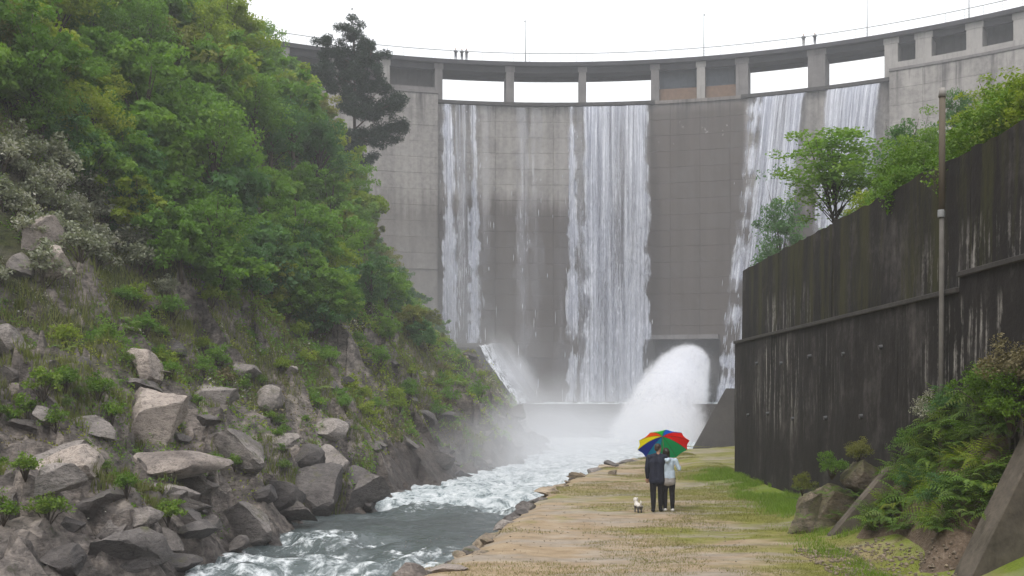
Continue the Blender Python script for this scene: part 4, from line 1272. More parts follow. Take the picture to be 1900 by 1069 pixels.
# low trees filling the lower edge of the wood
random.seed(31)
for i in range(46):
    u = random.uniform(70, 640); v = treeline(u) - random.uniform(-5, 150)
    b = hit_hill(u, v)
    if b is None: continue
    k = 'leaf_mid' if random.random() < 0.6 else ('leaf_deep' if random.random() < 0.6 else 'leaf_yellow')
    tree('leafy_tree', b - Vector((0, 0, 0.3)), random.uniform(0.38, 0.58), random.randrange(4, 8), M[k], KINDS[k][0], KINDS[k][1], random.uniform(0.9, 1.2))
# trees that make the outline against the dam
for i, (u, vt, D, k) in enumerate([(505, 40, 92, 'leaf_mid'), (545, 88, 88, 'leaf_mid'), (578, 120, 86, 'leaf_yellow'), (600, 165, 84, 'leaf_olive'), (628, 205, 83, 'leaf_yellow'), (650, 255, 82, 'leaf_mid'), (672, 305, 81, 'leaf_yellow'), (682, 360, 80, 'leaf_mid'), (705, 420, 80, 'leaf_deep'), (735, 470, 81, 'leaf_olive'), (765, 520, 82, 'leaf_mid'), (800, 560, 84, 'leaf_deep'), (690, 460, 78, 'leaf_mid'), (640, 330, 79, 'leaf_deep')]):
    x = (u - 14 - 950) / FPX * D; z = float(hill_z(x, D)); top = P(u, vt, D).z
    cm, tm, cz = TREES[4 + i % 4]
    sc = float(np.clip((top - z) / (cz + 2.9), 0.35, 1.75))
    tree('leafy_tree', (x, D, z - 0.2), sc * 0.92, 4 + i % 4, M[k], KINDS[k][0], KINDS[k][1], 1.05)
    nt += 1
print('trees', nt)

# the dark pine in front of the dam
def pine(loc, h, seed, label):
    rng = np.random.default_rng(seed)
    r = empty('pine_tree', loc); tag(r, label, 'tree')
    mb = MB()
    def cp(f): return Vector((0.5 * math.sin(2.0 * f) * 0.8, 0.2 * math.sin(3 * f), h * f - 0.8 * (1 - f)))
    mb.tube([cp(f) for f in np.linspace(0, 1, 9)], [0.30, 0.26, 0.23, 0.2, 0.17, 0.14, 0.11, 0.07, 0.03], 8)
    pos = []
    L = Vector(loc)
    lobes = [(620, 92, 30), (655, 66, 30), (690, 98, 30), (640, 118, 36), (676, 136, 34), (606, 128, 24), (650, 165, 36), (700, 172, 28), (622, 160, 26), (690, 205, 26), (735, 190, 15), (720, 200, 17), (655, 212, 30), (745, 236, 13), (722, 246, 19), (695, 250, 26), (662, 255, 28), (640, 285, 24), (675, 292, 22), (655, 320, 22)]
    for (u, v, rp) in lobes:
        D = loc[1] + rng.uniform(-1.6, 1.2); c = np.array(P(u, v, D)) - np.array(L); r0 = 1.2 * rp / FPX * D
        f = float(np.clip((c[2] - 0.8 * r0) / h, 0.25, 0.97)); b = cp(f); e = Vector(c)
        mb.tube([b, b.lerp(e, 0.55) - Vector((0, 0, 0.15)), e], [0.09, 0.06, 0.02], 5)
        for q in range(13):
            w = rng.normal(size=3); w /= np.linalg.norm(w); cc = c + w * r0 * np.array([1.0, 0.9, 0.85]) * rng.random() ** 0.5
            mb.tube([e, Vector(cc)], [0.025, 0.008], 4)
            n = int(120 * max(r0, 0.8)); pp = rng.normal(size=(n, 3)); pp /= np.linalg.norm(pp, axis=1, keepdims=True)
            pos.append(cc + pp * (rng.random((n, 1)) ** 0.5) * 0.62 * np.array([1, 1, 0.75]))
    o = MB(); o.v, o.f, o.mi = mb.v, mb.f, mb.mi
    o.build('trunk', M['bark'], r, True)
    pos = np.concatenate(pos); V = leaf_arrays(rng, pos, 0.34, aspect=0.24)
    me = arrmesh('crown', V.reshape(-1, 3), np.arange(len(pos) * 4).reshape(-1, 4), False, {'tint': np.repeat(rng.random(len(pos)), 4)})
    me.materials.append(M['leaf_pine']); link('crown', me, r)
# stands on the slope behind the leafy trees; its top shows above the crest line
pb = P(650, 330, 97.0); pz = float(hill_z(pb.x, pb.y))
top_z = P(650, 48, 97.0).z
pine((pb.x, pb.y, pz - 0.3), top_z - pz, 7, 'dark pine standing against the dam at the edge of the hillside trees')

# shrubs
SHR = []
for i in range(6):
    cen, cm = crown_mesh(300 + i, 0.85, 0.75, 26, 34, 0.13, 0.28, 0.2, 0.7, -0.25)
    mb = MB(); rr = np.random.default_rng(900 + i)
    for c in cen[:11]:
        e = Vector(c) + Vector((0, 0, 0.55)); mb.tube([(0, 0, -0.15), e * 0.5 + Vector((0, 0, 0.08)), e], [0.03, 0.02, 0.006], 4)
    sm = pymesh('stem', mb.v, mb.f, True); sm.materials.append(M['bark']); cm.materials.append(M['leaf_mid'])
    SHR.append((cm, sm, 0.55))
FINE = []
for i in range(4):
    cen, cm = crown_mesh(340 + i, 0.95, 0.85, 62, 62, 0.075, 0.24, 0.2, 0.75, -0.3)
    mb = MB()
    for c in cen[:14]:
        e = Vector(c) + Vector((0, 0, 0.6)); mb.tube([(0, 0, -0.15), e * 0.5 + Vector((0, 0, 0.08)), e], [0.025, 0.016, 0.005], 4)
    sm = pymesh('stem', mb.v, mb.f, True); sm.materials.append(M['bark']); cm.materials.append(M['leaf_mid'])
    FINE.append((cm, sm, 0.6))
def shrub(loc, sc, leaf, label, group=None, var=None, name='shrub', zs=1.0):
    cm, sm, cz = random.choice(FINE) if name == 'bush' else SHR[random.randrange(6) if var is None else var]
    r = empty(name, loc, (0, 0, random.uniform(0, 6.28))); r.scale = (sc, sc, sc * zs)
    link('stem', sm, r); c = link('foliage', cm, r); c.location = (0, 0, cz); setmat(c, leaf)
    tag(r, label, 'shrub', group)
    return r

# ferns: rosettes of arching fronds with leaflets
FERN = []
for i in range(5):
    rng = np.random.default_rng(400 + i); V, T = [], []
    for k in range(11):
        a = k * 2.399 + rng.uniform(-0.2, 0.2); L = rng.uniform(0.6, 1.0); lift = rng.uniform(0.45, 0.95)
        prev = np.array([0.0, 0.0, 0.0]); tint = rng.random()
        for j in range(11):
            f = (j + 0.5) / 11; rr = L * (f * 0.85); zz = L * lift * (f - 0.72 * f * f) * 1.3
            c = np.array([math.cos(a) * rr, math.sin(a) * rr, zz])
            w = 0.16 * L * math.sin(math.pi * (0.12 + 0.88 * f) ** 0.8) + 0.012
            sdv = np.array([-math.sin(a), math.cos(a), 0]); fw = np.array([math.cos(a), math.sin(a), 0.25 - f])
            for sg in (-1, 1):
                tip = c + sg * sdv * w + fw * w * 0.35 + np.array([0, 0, -0.25 * w])
                m1 = c + sg * sdv * w * 0.45 + fw * 0.032 * L; m2 = c + sg * sdv * w * 0.45 - fw * 0.018 * L
                if sg < 0 and prev is not None: V.append([prev, c, c + np.array([0, 0, 0.006]), prev + np.array([0, 0, 0.006])]); T.append(tint)
                V.append([c, m1, tip, m2]); T.append(np.clip(tint + rng.uniform(-.2, .2), 0, 1))
            prev = c
    n = len(V)
    me = arrmesh('fronds', np.array(V).reshape(-1, 3), np.arange(n * 4).reshape(-1, 4), False, {'tint': np.repeat(T, 4)})
    me.materials.append(M['leaf_fern']); FERN.append(me)
def fern(loc, sc, leaf, label, group=None, rot=None):
    o = link('fern', random.choice(FERN)); o.location = loc; o.scale = (sc, sc, sc * random.uniform(0.8, 1.15))
    o.rotation_euler = rot or (random.uniform(-.2, .2), random.uniform(-.2, .2), random.uniform(0, 6.28))
    setmat(o, leaf); tag(o, label, 'fern', group)
    return o

# strappy tufts
TUFT = []
for i in range(4):
    rng = np.random.default_rng(450 + i); V, T = [], []
    for k in range(70):
        a = rng.uniform(0, 6.28); L = rng.uniform(0.5, 1.0); o0 = rng.normal(0, 0.1, 2); out = rng.uniform(0.1, 0.55)
        w = rng.uniform(0.015, 0.03); sd = np.array([-math.sin(a), math.cos(a), 0]) * w
        p0 = np.array([o0[0], o0[1], -0.05]); dirv = np.array([math.cos(a), math.sin(a), 0])
        p1 = p0 + dirv * out * 0.4 * L + np.array([0, 0, 0.6 * L]); p2 = p0 + dirv * out * 1.1 * L + np.array([0, 0, 0.85 * L])
        V += [[p0 - sd, p0 + sd, p1 + sd * 0.8, p1 - sd * 0.8], [p1 - sd * 0.8, p1 + sd * 0.8, p2 + sd * 0.1, p2 - sd * 0.1]]
        t = rng.random(); T += [t, t]
    me = arrmesh('tuft', np.array(V).reshape(-1, 3), np.arange(len(V) * 4).reshape(-1, 4), False, {'tint': np.repeat(T, 4)})
    me.materials.append(M['grass_slope']); TUFT.append(me)

RL = np.array([(-300, 560), (0, 620), (250, 690), (450, 740), (600, 790), (760, 800), (900, 760)], float)   # below this line rocks take over
nsh = nf = ntf = 0
for Y in np.concatenate([np.arange(23, 56, 0.95), np.arange(56, 98, 1.3)]):
    for d in np.arange(2.0, 34, 1.05):
        y = Y + random.uniform(-0.8, 0.8); x = float(foot_x(y)) - d + random.uniform(-0.8, 0.8)
        z = float(hill_z(x, y)); u, v = proj(Vector((x, y, z)))
        if u < -60 or u > 930 or v < -30: continue
        tl = treeline(u)
        if v < tl - 25: continue
        rl = np.interp(u, RL[:, 0], RL[:, 1])
        f = random.random()
        rocky = v > rl
        if rocky and f < (0.72 if d > 4 else 0.93): continue
        if not rocky and f < 0.06: continue
        g = random.random(); s = random.uniform(0.45, 1.1) * (1.0 if y > 36 else 0.8)
        if g >= 0.57 and random.random() < 0.35: continue
        if rocky: s *= 0.55
        if not rocky and u < 330 and v < 540 and g < 0.75:
            shrub((x, y, z), s * 1.35, M['leaf_grey'], 'silvery grey flowering shrub on the rocky upper slope', 'silvery shrubs on the rocky slope'); nsh += 1
        elif not rocky and 300 < u < 430 and 470 < v < 560 and g < 0.5:
            shrub((x, y, z), s, M['leaf_grey'], 'pale flowering shrub at the foot of the hillside trees', 'pale shrubs below the trees'); nsh += 1
        elif g < 0.30:
            shrub((x, y, z), s, M['leaf_mid'], 'low green bush on the open lower slope', 'green bushes on the open slope'); nsh += 1
        elif g < 0.50:
            shrub((x, y, z), s, M['leaf_yellow'], 'low yellow green bush on the open lower slope', 'yellow green bushes on the open slope'); nsh += 1
        elif g < 0.57:
            shrub((x, y, z), s * 0.9, M['leaf_dry'], 'dry brownish bush on the open lower slope', 'dry bushes on the open slope'); nsh += 1
        elif g < 0.88:
            fern((x, y, z - 0.03), s * 1.25, M['leaf_fern'], 'green fern clump on the open lower slope', 'ferns on the open slope'); nf += 1
        else:
            o = link('grass_tuft', random.choice(TUFT)); o.location = (x, y, z); o.scale = (s * 1.2,) * 3; o.rotation_euler = (0, 0, random.uniform(0, 6))
            tag(o, 'tall grass tuft on the open lower slope', 'grass tuft', 'grass tufts on the slope'); ntf += 1
print('shrubs', nsh, 'ferns', nf, 'tufts', ntf)

random.seed(41)
for i in range(34):
    u = random.uniform(0, 260); v = random.uniform(270, 500)
    b = hit_hill(u, v)
    if b is None: continue
    shrub(b - Vector((0, 0, 0.1)), random.uniform(0.7, 1.25), M['leaf_grey'], 'silvery grey flowering shrub on the rocky upper slope', 'silvery shrubs on the rocky slope')
# bright green tufts among the near rocks
for (u, v, s) in ((320, 985, 0.55), (245, 925, 0.5), (60, 940, 0.5), (100, 985, 0.6), (20, 975, 0.5), (400, 890, 0.5), (440, 880, 0.45), (360, 885, 0.45), (215, 810, 0.6), (60, 800, 0.7), (90, 770, 0.7), (520, 820, 0.4), (130, 730, 0.7), (190, 745, 0.6)):
    b = hit_hill(u, v)
    if b is None: continue
    shrub(b + Vector((0, -0.3, 0)), s, M['leaf_bright'], 'bright green clump growing between the boulders', 'green clumps between the boulders')

random.seed(77)
for i in range(70):
    y = random.uniform(23, 42); dd = random.uniform(1.5, 8.5); x = float(foot_x(y)) - dd; z = float(hill_z(x, y))
    shrub((x, y, z + 0.02), random.uniform(0.22, 0.5), M[random.choice(['leaf_bright', 'leaf_mid', 'leaf_fern'])], 'small leafy clump rooted in a crack of the bank rocks', 'small clumps in the rock cracks')

# grass covering the slope: one mass
def grass_mass(name, X, Y, Z, L0, L1, W, mat, seed, label, lean=0.5):
    rng = np.random.default_rng(seed); n = len(X)
    a = rng.uniform(0, 6.28, n); L = rng.uniform(L0, L1, n); w = W * rng.uniform(0.6, 1.3, n)
    p = np.stack([X, Y, Z], -1); sd = np.stack([-np.sin(a), np.cos(a), np.zeros(n)], -1) * w[:, None]
    b = rng.uniform(0, 6.28, n); ln = rng.uniform(0.1, lean, n)
    tip = p + np.stack([np.cos(b) * ln * L, np.sin(b) * ln * L, L], -1)
    V = np.stack([p - sd, p + sd, tip], 1)
    me = arrmesh(name, V.reshape(-1, 3), np.arange(n * 3).reshape(-1, 3), False, {'tint': np.repeat(rng.random(n), 3)})
    me.materials.append(mat); o = link(name, me); tag(o, label, 'grass', kind='stuff')
n = 420000
Y = 21 + 72 * RNG.random(n) ** 1.3; d = 1.2 + 30 * RNG.random(n) ** 1.2; X = foot_x(Y) - d; Z = hill_z(X, Y)
u = 950 + X / Y * FPX; v = HOR - (Z - CAM_H) / Y * FPX
keep = (u > -40) & (v > treeline(u) - 60) & (fbm(X * 0.5, Y * 0.5, 0, 91, 3) > np.where(v > np.interp(u, RL[:, 0], RL[:, 1]), 0.25, -0.35)) & ((Y < 60) | (d > 4))
grass_mass('slope_grass', X[keep], Y[keep], Z[keep] - 0.03, 0.15, 0.42, 0.022, M['grass_slope'], 92, 'grass and low growth covering the left slope')
print('slope grass', keep.sum())
# undergrowth: leafy ground cover, one mass per kind
def undergrowth(n, mat, seed, thr, label, hmax, leaf):
    rng = np.random.default_rng(seed)
    Y = 22 + 80 * rng.random(n) ** 1.15; d = 1.0 + 36 * rng.random(n) ** 1.1; X = foot_x(Y) - d
    Z = hill_z(X, Y)
    u = 950 + X / Y * FPX; v = HOR - (Z - CAM_H) / Y * FPX
    rl = np.interp(u, RL[:, 0], RL[:, 1])
    pt = fbm(X * 0.55, Y * 0.55, 0, seed + 1, 4)
    need = thr + np.where(v > rl + 20, 0.32, 0.0) + np.where((v > rl + 60) & (Y > 45), 0.3, 0)
    keep = (u > -60) & (u < 960) & (v > -40) & (pt > need) & (Y < 98)
    X, Y, Z, pt = X[keep], Y[keep], Z[keep], pt[keep]; need = need[keep]
    h = np.clip((pt - need) * 1.6, 0.05, 1) * hmax * (0.35 + 0.65 * np.clip((Y - 24) / 25, 0, 1))
    pos = np.stack([X, Y, Z + h * rng.random(len(X)) ** 0.7], -1)
    V = leaf_arrays(rng, pos, leaf, aspect=0.6) 
    sc = np.clip(0.45 + 0.55 * (Y - 22) / 40, 0.45, 1.15)[:, None, None]
    V = pos[:, None] + (V - pos[:, None]) * sc
    tint = np.clip(0.5 + 0.5 * fbm(X * 0.8, Y * 0.8, 0, seed + 5, 3) + 0.25 * rng.normal(size=len(X)), 0, 1)
    me = arrmesh('undergrowth', V.reshape(-1, 3), np.arange(len(X) * 4).reshape(-1, 4), False, {'tint': np.repeat(tint, 4)})
    me.materials.append(mat); o = link('undergrowth', me); tag(o, label, 'undergrowth', kind='stuff')
    return len(X)
print('undergrowth', undergrowth(330000, M['leaf_mid'], 701, 0.0, 'low leafy green growth covering the left slope', 0.85, 0.17),
      undergrowth(240000, M['leaf_yellow'], 711, 0.15, 'patches of yellow green growth on the left slope', 0.7, 0.15),
      undergrowth(200000, M['leaf_dry'], 721, 0.2, 'patches of dry brownish growth on the left slope', 0.6, 0.14),
      undergrowth(120000, M['leaf_grey'], 731, 0.42, 'patches of silvery grey growth on the left slope', 0.8, 0.14))

# grass on the path, in patches
n = 260000
Y = 16.5 + 43 * RNG.random(n) ** 1.25; E = edge_x(Y); X = E + 0.05 + (9.0 - E) * RNG.random(n)
pat = fbm(X * 0.35, Y * 0.6, 0, 95, 6) + 0.25 * sstep(18, 28, Y) - 0.35 * (1 - sstep(0.3, 2.2, X - E))
keep = pat > 0.12 + 0.12 * RNG.random(n)
Xk, Yk = X[keep], Y[keep]
grass_mass('path_grass', Xk, Yk, path_z(Xk, Yk) - 0.01, 0.01, 0.07, 0.005, M['grass_path'], 96, 'short yellowish grass growing in patches on the path', 1.4)
n = 90000
Y = 17 + 24 * RNG.random(n); X = 5.4 + 3.1 * RNG.random(n) ** 0.7
lim = 0.35 * RNG.normal(size=n) + 7.2 - 0.9 * (1 - sstep(20, 26, Y)) + 0.55 * fbm(X * 0.3, Y * 0.35, 0, 98, 3)
keep = (X > lim) & ~((Y < 21.5) & (X > 6.5)) & (fbm(X * 1.1, Y * 0.9, 0, 97, 3) > -0.25)
Xk, Yk = X[keep], Y[keep]
grass_mass('lush_grass', Xk, Yk, path_z(Xk, Yk) - 0.01, 0.03, 0.20, 0.007, M['grass_lush'], 99, 'lush bright green grass along the foot of the wall', 1.1)

# ---- plants at the retaining wall
def bank_pt(u, v):
    """where a view ray meets the earth bank, or the wall face"""
    for D in np.arange(15.5, 26, 0.05):
        p = P(u, v, D)
        if p.x > 8.3 or p.z < float(mound_z(p.x, D)): return p
    return P(u, v, 21)
WF = 'ferns growing on the earth bank at the wall'
random.seed(5)
for i in range(270):
    u = random.uniform(1600, 1900); v0 = np.interp(u, [1625, 1700, 1760, 1850, 1900], [900, 840, 740, 720, 700]); v = random.uniform(v0, v0 + 260)
    if v > 990: continue
    b = bank_pt(u, v); b.x -= 0.03
    if b.y < 16.95: continue
    g = random.random()
    m = M['leaf_fern'] if g < 0.3 else (M['leaf_mid'] if g < 0.5 else (M['leaf_bright'] if g < 0.85 else M['leaf_yellow']))
    fern(b, random.uniform(0.42, 0.78), m, 'fern with arching fronds on the earth bank by the pole', WF, rot=(random.uniform(-.2, .3), random.uniform(-0.9, -0.2), random.uniform(0, 6.28)))
for (u, v, s, k, lab) in ((1730, 775, 0.55, 'leaf_grey', 'greyish broad-leaved bush at the foot of the pole'), (1765, 760, 0.5, 'leaf_deep', 'dark green bush behind the ferns beside the pole'),
                          (1840, 745, 0.75, 'leaf_bright', 'bright green bush at the top of the earth bank'), (1885, 700, 0.7, 'leaf_dry', 'brownish dry bush against the wall above the earth bank'),
                          (1880, 770, 0.7, 'leaf_bright', 'bright yellow green bush beside the broad buttress'), (1700, 900, 0.5, 'leaf_deep', 'dark leafy bush in the hollow of the earth bank'),
                          (1760, 930, 0.5, 'leaf_deep', 'low dark bush in the shade below the ferns'), (1690, 830, 0.45, 'leaf_mid', 'green bush leaning out beyond the thin buttress'),
                          (1545, 872, 0.42, 'leaf_mid', 'small green bush growing on the big mossy boulder'), (1490, 905, 0.34, 'leaf_olive', 'small olive bush on the edge of the mossy boulder'),
                          (1598, 846, 0.42, 'leaf_olive', 'thin brown weed standing behind the mossy boulder'), (1625, 900, 0.36, 'leaf_mid', 'small weed between mossy boulder and thin buttress')):
    b = bank_pt(u, v) if u > 1620 else P(u, v, 23.0)
    shrub(b - Vector((0.02, 0, 0.4 * s)), s, M[k], lab, name='bush')
for i in range(26):
    p = Vector((random.uniform(6.3, 7.9), random.uniform(22.3, 23.4), 0)); p.z = 0.25 + 0.9 * random.random()
    fern(p, random.uniform(0.2, 0.36), M['leaf_fern'], 'small fern growing on the mossy rock heap', 'small ferns on the mossy rocks')

# ---- trees and bushes above the retaining wall
RT = []
for i in range(3):
    cen, cm = crown_mesh(600 + i, 1.75, 2.6, 120, 62, 0.13, 0.45, 0.3, 0.6, -0.95)
    tm = trunk_mesh(600 + i, 5.2, 0.06, 3.4, cen, 20, 0.07, 2)
    cm.materials.append(M['leaf_mid']); tm.materials.append(M['bark']); RT.append((cm, tm, 3.4))
def rbase(u, D, dz=0.0):
    x = (u - 950) / FPX * D
    return Vector((x, D, float(rbank_z(x, D)) + dz))
def tree_to(u, vtop, D, var, leaf, label, wpx, group=None):
    b = rbase(u, D, -0.2); top = P(u, vtop, D).z
    cm, tm, cz = RT[var]
    h = 6.0; zs = (top - b.z) / h; sc = wpx / FPX * D / 3.5
    r = tree('young_tree', b, sc, var, leaf, label, group, zs / sc, src=RT)
tree_to(1552, 205, 37.5, 0, M['leaf_mid'], 'young leafy green tree with a dark forked trunk above the retaining wall', 250)
tree_to(1668, 185, 41, 1, M['leaf_deep'], 'dark green tree behind the young leafy one above the wall', 130)
tree_to(1455, 320, 62, 2, M['leaf_deep'], 'misty grey green tree farther up the bank behind the young one', 130)
tree_to(1788, 130, 40, 0, M['leaf_deep'], 'tall narrow dark tree above the wall beyond the pole', 85)
tree_to(1865, 120, 34, 1, M['leaf_yellow'], 'yellow leaved tree above the wall below the dam piers', 190)
tree_to(1720, 205, 36, 2, M['leaf_mid'], 'green tree crowding behind the pole above the wall', 120)
i = 0
for Y in np.arange(17.5, 34.5, 0.7):
    s = random.uniform(0.85, 1.15) * (0.95 if Y < 24.5 else 0.55); x = random.uniform(9.3, 10.2)
    k = random.random()
    m = M['leaf_bright'] if Y < 31 and k < 0.5 else (M['leaf_mid'] if k < 0.85 else M['leaf_yellow'])
    shrub((x, Y, float(rbank_z(x, Y)) - 0.15), s * 1.15, m, 'leafy bush overhanging the top of the retaining wall', 'bushes along the wall top', name='bush')
for Y in np.arange(18, 33, 1.3):
    x = random.uniform(11.0, 13.0)
    shrub((x, Y, float(rbank_z(x, Y)) - 0.1), random.uniform(0.9, 1.25), M['leaf_yellow'] if random.random() < 0.5 else M['leaf_mid'], 'tall bush on the bank behind the wall-top bushes', 'bushes on the bank above the wall', name='bush')
for Y in np.arange(17.0, 38.4, 0.42):
    fern((random.uniform(8.75, 9.1), Y, 7.70), random.uniform(0.12, 0.26), M['leaf_fern'], 'small fern rooted on the top edge of the retaining wall', 'small ferns along the wall top edge')

# ================================================================= JET AND SPRAY
def jet():
    rng = np.random.default_rng(33)
    key = [(P(1290, 676, 139.0), 1.8), (P(1284, 674, 134), 2.6), (P(1274, 684, 127.0), 3.1), (P(1260, 708, 118), 3.6), (P(1244, 748, 108), 3.9), (P(1228, 796, 98), 4.1), (P(1212, 846, 90), 4.3)]
    ks = np.linspace(0, 1, len(key)); fs = np.linspace(0, 1, 70)
    cx = np.stack([np.interp(fs, ks, [k[0][i] for k in key]) for i in range(3)], -1)
    for it in range(3):
        cx[1:-1] = (cx[:-2] + 2 * cx[1:-1] + cx[2:]) / 4
    rr = np.interp(fs, ks, [k[1] for k in key])
    rr[0] *= 0.2; rr[1] *= 0.6; rr[2] *= 0.85
    V, F, D, MI = [], [], [], []; base = 0; nk = 64
    tan = np.gradient(cx, axis=0); tan /= np.linalg.norm(tan, axis=1, keepdims=True)
    e1 = np.cross(tan, np.array([0, 0, 1.0])); e1 /= np.linalg.norm(e1, axis=1, keepdims=True); e2 = np.cross(e1, tan)
    ang = np.linspace(0, 2 * np.pi, nk, endpoint=False)
    for sh, lay in ((0.62, 0), (0.76, 1)):
        AA, FF = np.meshgrid(ang, fs, indexing='xy')
        nz = fbm(np.cos(AA) * 3.2 + lay, np.sin(AA) * 3.2, FF * 5, 70 + lay, 4)
        nz2 = fbm(np.cos(AA) * 9 + lay, np.sin(AA) * 9, FF * 22, 80 + lay, 3)
        R = rr[:, None] * sh * (1 + (0.035 + 0.06 * FF) * nz + 0.025 * nz2)
        Pn = cx[:, None] + e1[:, None] * (np.cos(AA) * R)[..., None] + e2[:, None] * (np.sin(AA) * R * 1.0)[..., None]
        n0 = len(fs)
        V.append(Pn.reshape(-1, 3))
        g = np.arange(n0 - 1)[:, None] * nk + np.arange(nk)[None]; g2 = np.arange(n0 - 1)[:, None] * nk + (np.arange(nk)[None] + 1) % nk
        F.append((np.stack([g, g2, g2 + nk, g + nk], -1).reshape(-1, 4)) + base); base += n0 * nk
        D.append(np.full(n0 * nk, 1.0 - 0.33 * lay)); MI.append(np.zeros(len(F[-1]), np.int32))
    # flying drops and shreds
    ns = 5000
    f = rng.random(ns) ** 0.8; i = np.clip((f * 69).astype(int), 0, 68)
    a = rng.uniform(0, 6.28, ns); q = np.clip(1.08 + 0.10 * rng.normal(size=ns), 0.9, 1.4)
    c = cx[i] + (cx[i + 1] - cx[i]) * (f * 69 - i)[:, None]
    R = rr[i] * q
    p = c + e1[i] * (np.cos(a) * R)[:, None] + e2[i] * (np.sin(a) * R)[:, None]
    s = rng.uniform(0.008, 0.025, ns); L = rng.uniform(0.1, 0.35, ns)
    t = tan[i]; b1 = e1[i]; b2 = e2[i]
    vs_ = [p - t * L[:, None], p + b1 * s[:, None], p + b2 * s[:, None], p - (b1 + b2) * (s * 0.7)[:, None], p + t * L[:, None]]
    Vs = np.stack(vs_, 1)
    tri = np.array([(0, 2, 1, 1), (0, 3, 2, 2), (0, 1, 3, 3), (4, 1, 2, 2), (4, 2, 3, 3), (4, 3, 1, 1)])
    return V, F, D, MI, Vs, base
def build_jet():
    V, F, D, MI, Vs, base = jet()
    Q = np.concatenate(V); FQ = np.concatenate(F)
    n = NT('jet_foam')
    p = n.pos(); d = n.attr("dens")
    s = n.noise(n.scale(p, 1.0, 0.35, 0.8), 1.5, 6, 0.7, 0.5); s2 = n.noise(p, 5.0, 5, 0.7)
    k = n.math('ADD', n.math('MULTIPLY', s, 0.85), n.math('MULTIPLY', s2, 0.15))
    al = n.mr(n.math('SUBTRACT', k, n.math('SUBTRACT', 0.66, n.math('MULTIPLY', d, 0.5))), -0.08, 0.16, 0.0, 0.92)
    al = n.math('MULTIPLY', al, n.mr(sepxyz(n, p)[1], 93.0, 106.0))      # breaks up into spray before it lands
    col = n.mix(s, (0.70, 0.73, 0.82), (0.86, 0.88, 0.93))
    df = n.pbsdf(col, 0.8, 0.1, n.bump(k, 0.5, 0.3))
    tl = n.n("BsdfTranslucent"); n.lk(col, tl.inputs['Color'])
    m1 = n.n("MixShader"); m1.inputs[0].default_value = 0.35; n.lk(df, m1.inputs[1]); n.lk(tl.outputs[0], m1.inputs[2])
    ms = n.n("MixShader"); n.lk(al, ms.inputs[0]); n.lk(n.n("BsdfTransparent").outputs[0], ms.inputs[1]); n.lk(m1.outputs[0], ms.inputs[2])
    n.done(ms.outputs[0])
    root = empty('water_jet', Q[0]); tag(root, 'thick white jet of water bursting from the low outlet of the dam', 'water jet')
    me = arrmesh('jet_stream', Q - Q[0], FQ, True, {'dens': np.concatenate(D)}); me.materials.append(n.m)
    link('jet_stream', me, root)
    ns = len(Vs)
    tri = np.array([(0, 2, 1), (0, 3, 2), (0, 1, 3), (4, 1, 2), (4, 2, 3), (4, 3, 1)])
    Fd = (tri[None] + (np.arange(ns) * 5)[:, None, None]).reshape(-1, 3)
    me = arrmesh('spray', Vs.reshape(-1, 3) - Q[0], Fd, True, {'dens': np.random.default_rng(2).random(ns * 5)}); me.materials.append(strand_mat('spray_drops', 0.3))
    o = link('spray', me, root); o['kind'] = 'stuff'
build_jet()
def jet_plume():
    key = [(1.7, 1290, 676, 139.0), (2.5, 1284, 672, 134), (3.0, 1274, 682, 127.0), (3.5, 1260, 706, 118), (3.9, 1244, 746, 108), (4.3, 1228, 794, 98), (4.7, 1212, 846, 89)]
    Y = np.array([k[3] for k in key]); X = (np.array([k[1] for k in key]) - 950) / FPX * Y; Z = CAM_H + (HOR - np.array([k[2] for k in key])) / FPX * Y; R = np.array([k[0] for k in key])
    t = (Y - 114) / 25.0
    cx, cz, cr = np.polyfit(t, X, 2), np.polyfit(t, Z, 3), np.polyfit(t, R, 2)
    n = NT('plume_spray'); p = n.pos(); x, y, z = sepxyz(n, p)
    tt = n.math('DIVIDE', n.math('SUBTRACT', y, 114.0), 25.0)
    def poly(c):
        r = float(c[0])
        for k in c[1:]: r = n.math('ADD', n.math('MULTIPLY', tt, r), float(k))
        return r
    dx = n.math('SUBTRACT', x, poly(cx)); dz = n.math('SUBTRACT', z, poly(cz)); rr = poly(cr)
    d = n.math('DIVIDE', n.math('SQRT', n.math('ADD', n.math('MULTIPLY', dx, dx), n.math('MULTIPLY', dz, dz))), rr)
    nz = n.noise(n.scale(p, 1.0, 0.4, 0.7), 0.8, 5, 0.65, 0.5); nf = n.noise(n.scale(p, 1.0, 0.5, 0.8), 2.6, 4, 0.7)
    d = n.math('ADD', d, n.math('ADD', n.math('MULTIPLY', n.math('SUBTRACT', nz, 0.5), 0.5), n.math('MULTIPLY', n.math('SUBTRACT', nf, 0.5), 0.45)))
    g = n.math('POWER', n.mr(d, 1.05, 0.55), 1.5)
    cap = n.math('MULTIPLY', n.mr(y, 139.5, 137.0), n.mr(y, 86.0, 92.0))
    v = n.n("VolumePrincipled"); v.inputs['Color'].default_value = (0.97, 0.975, 1.0, 1)
    n.lk(n.math('MULTIPLY', n.math('MULTIPLY', g, cap), 1.2), v.inputs['Density']); n.lk(v.outputs[0], n.out.inputs['Volume'])
    try: n.m.cycles.volume_step_rate = 0.2
    except Exception as e: print('step rate', e)
    # closed tube round the plume
    ys = np.linspace(140, 85.5, 20); tq = (ys - 114) / 25.0; mb = MB()
    mb.tube([(np.polyval(cx, q), yy, np.polyval(cz, q)) for q, yy in zip(tq, ys)], [float(np.polyval(cr, q)) * 1.25 for q in tq], 20)
    o = mb.build('mist', n.m); tag(o, 'dense white spray wrapped round the outlet jet', 'mist', kind='stuff')
jet_plume()

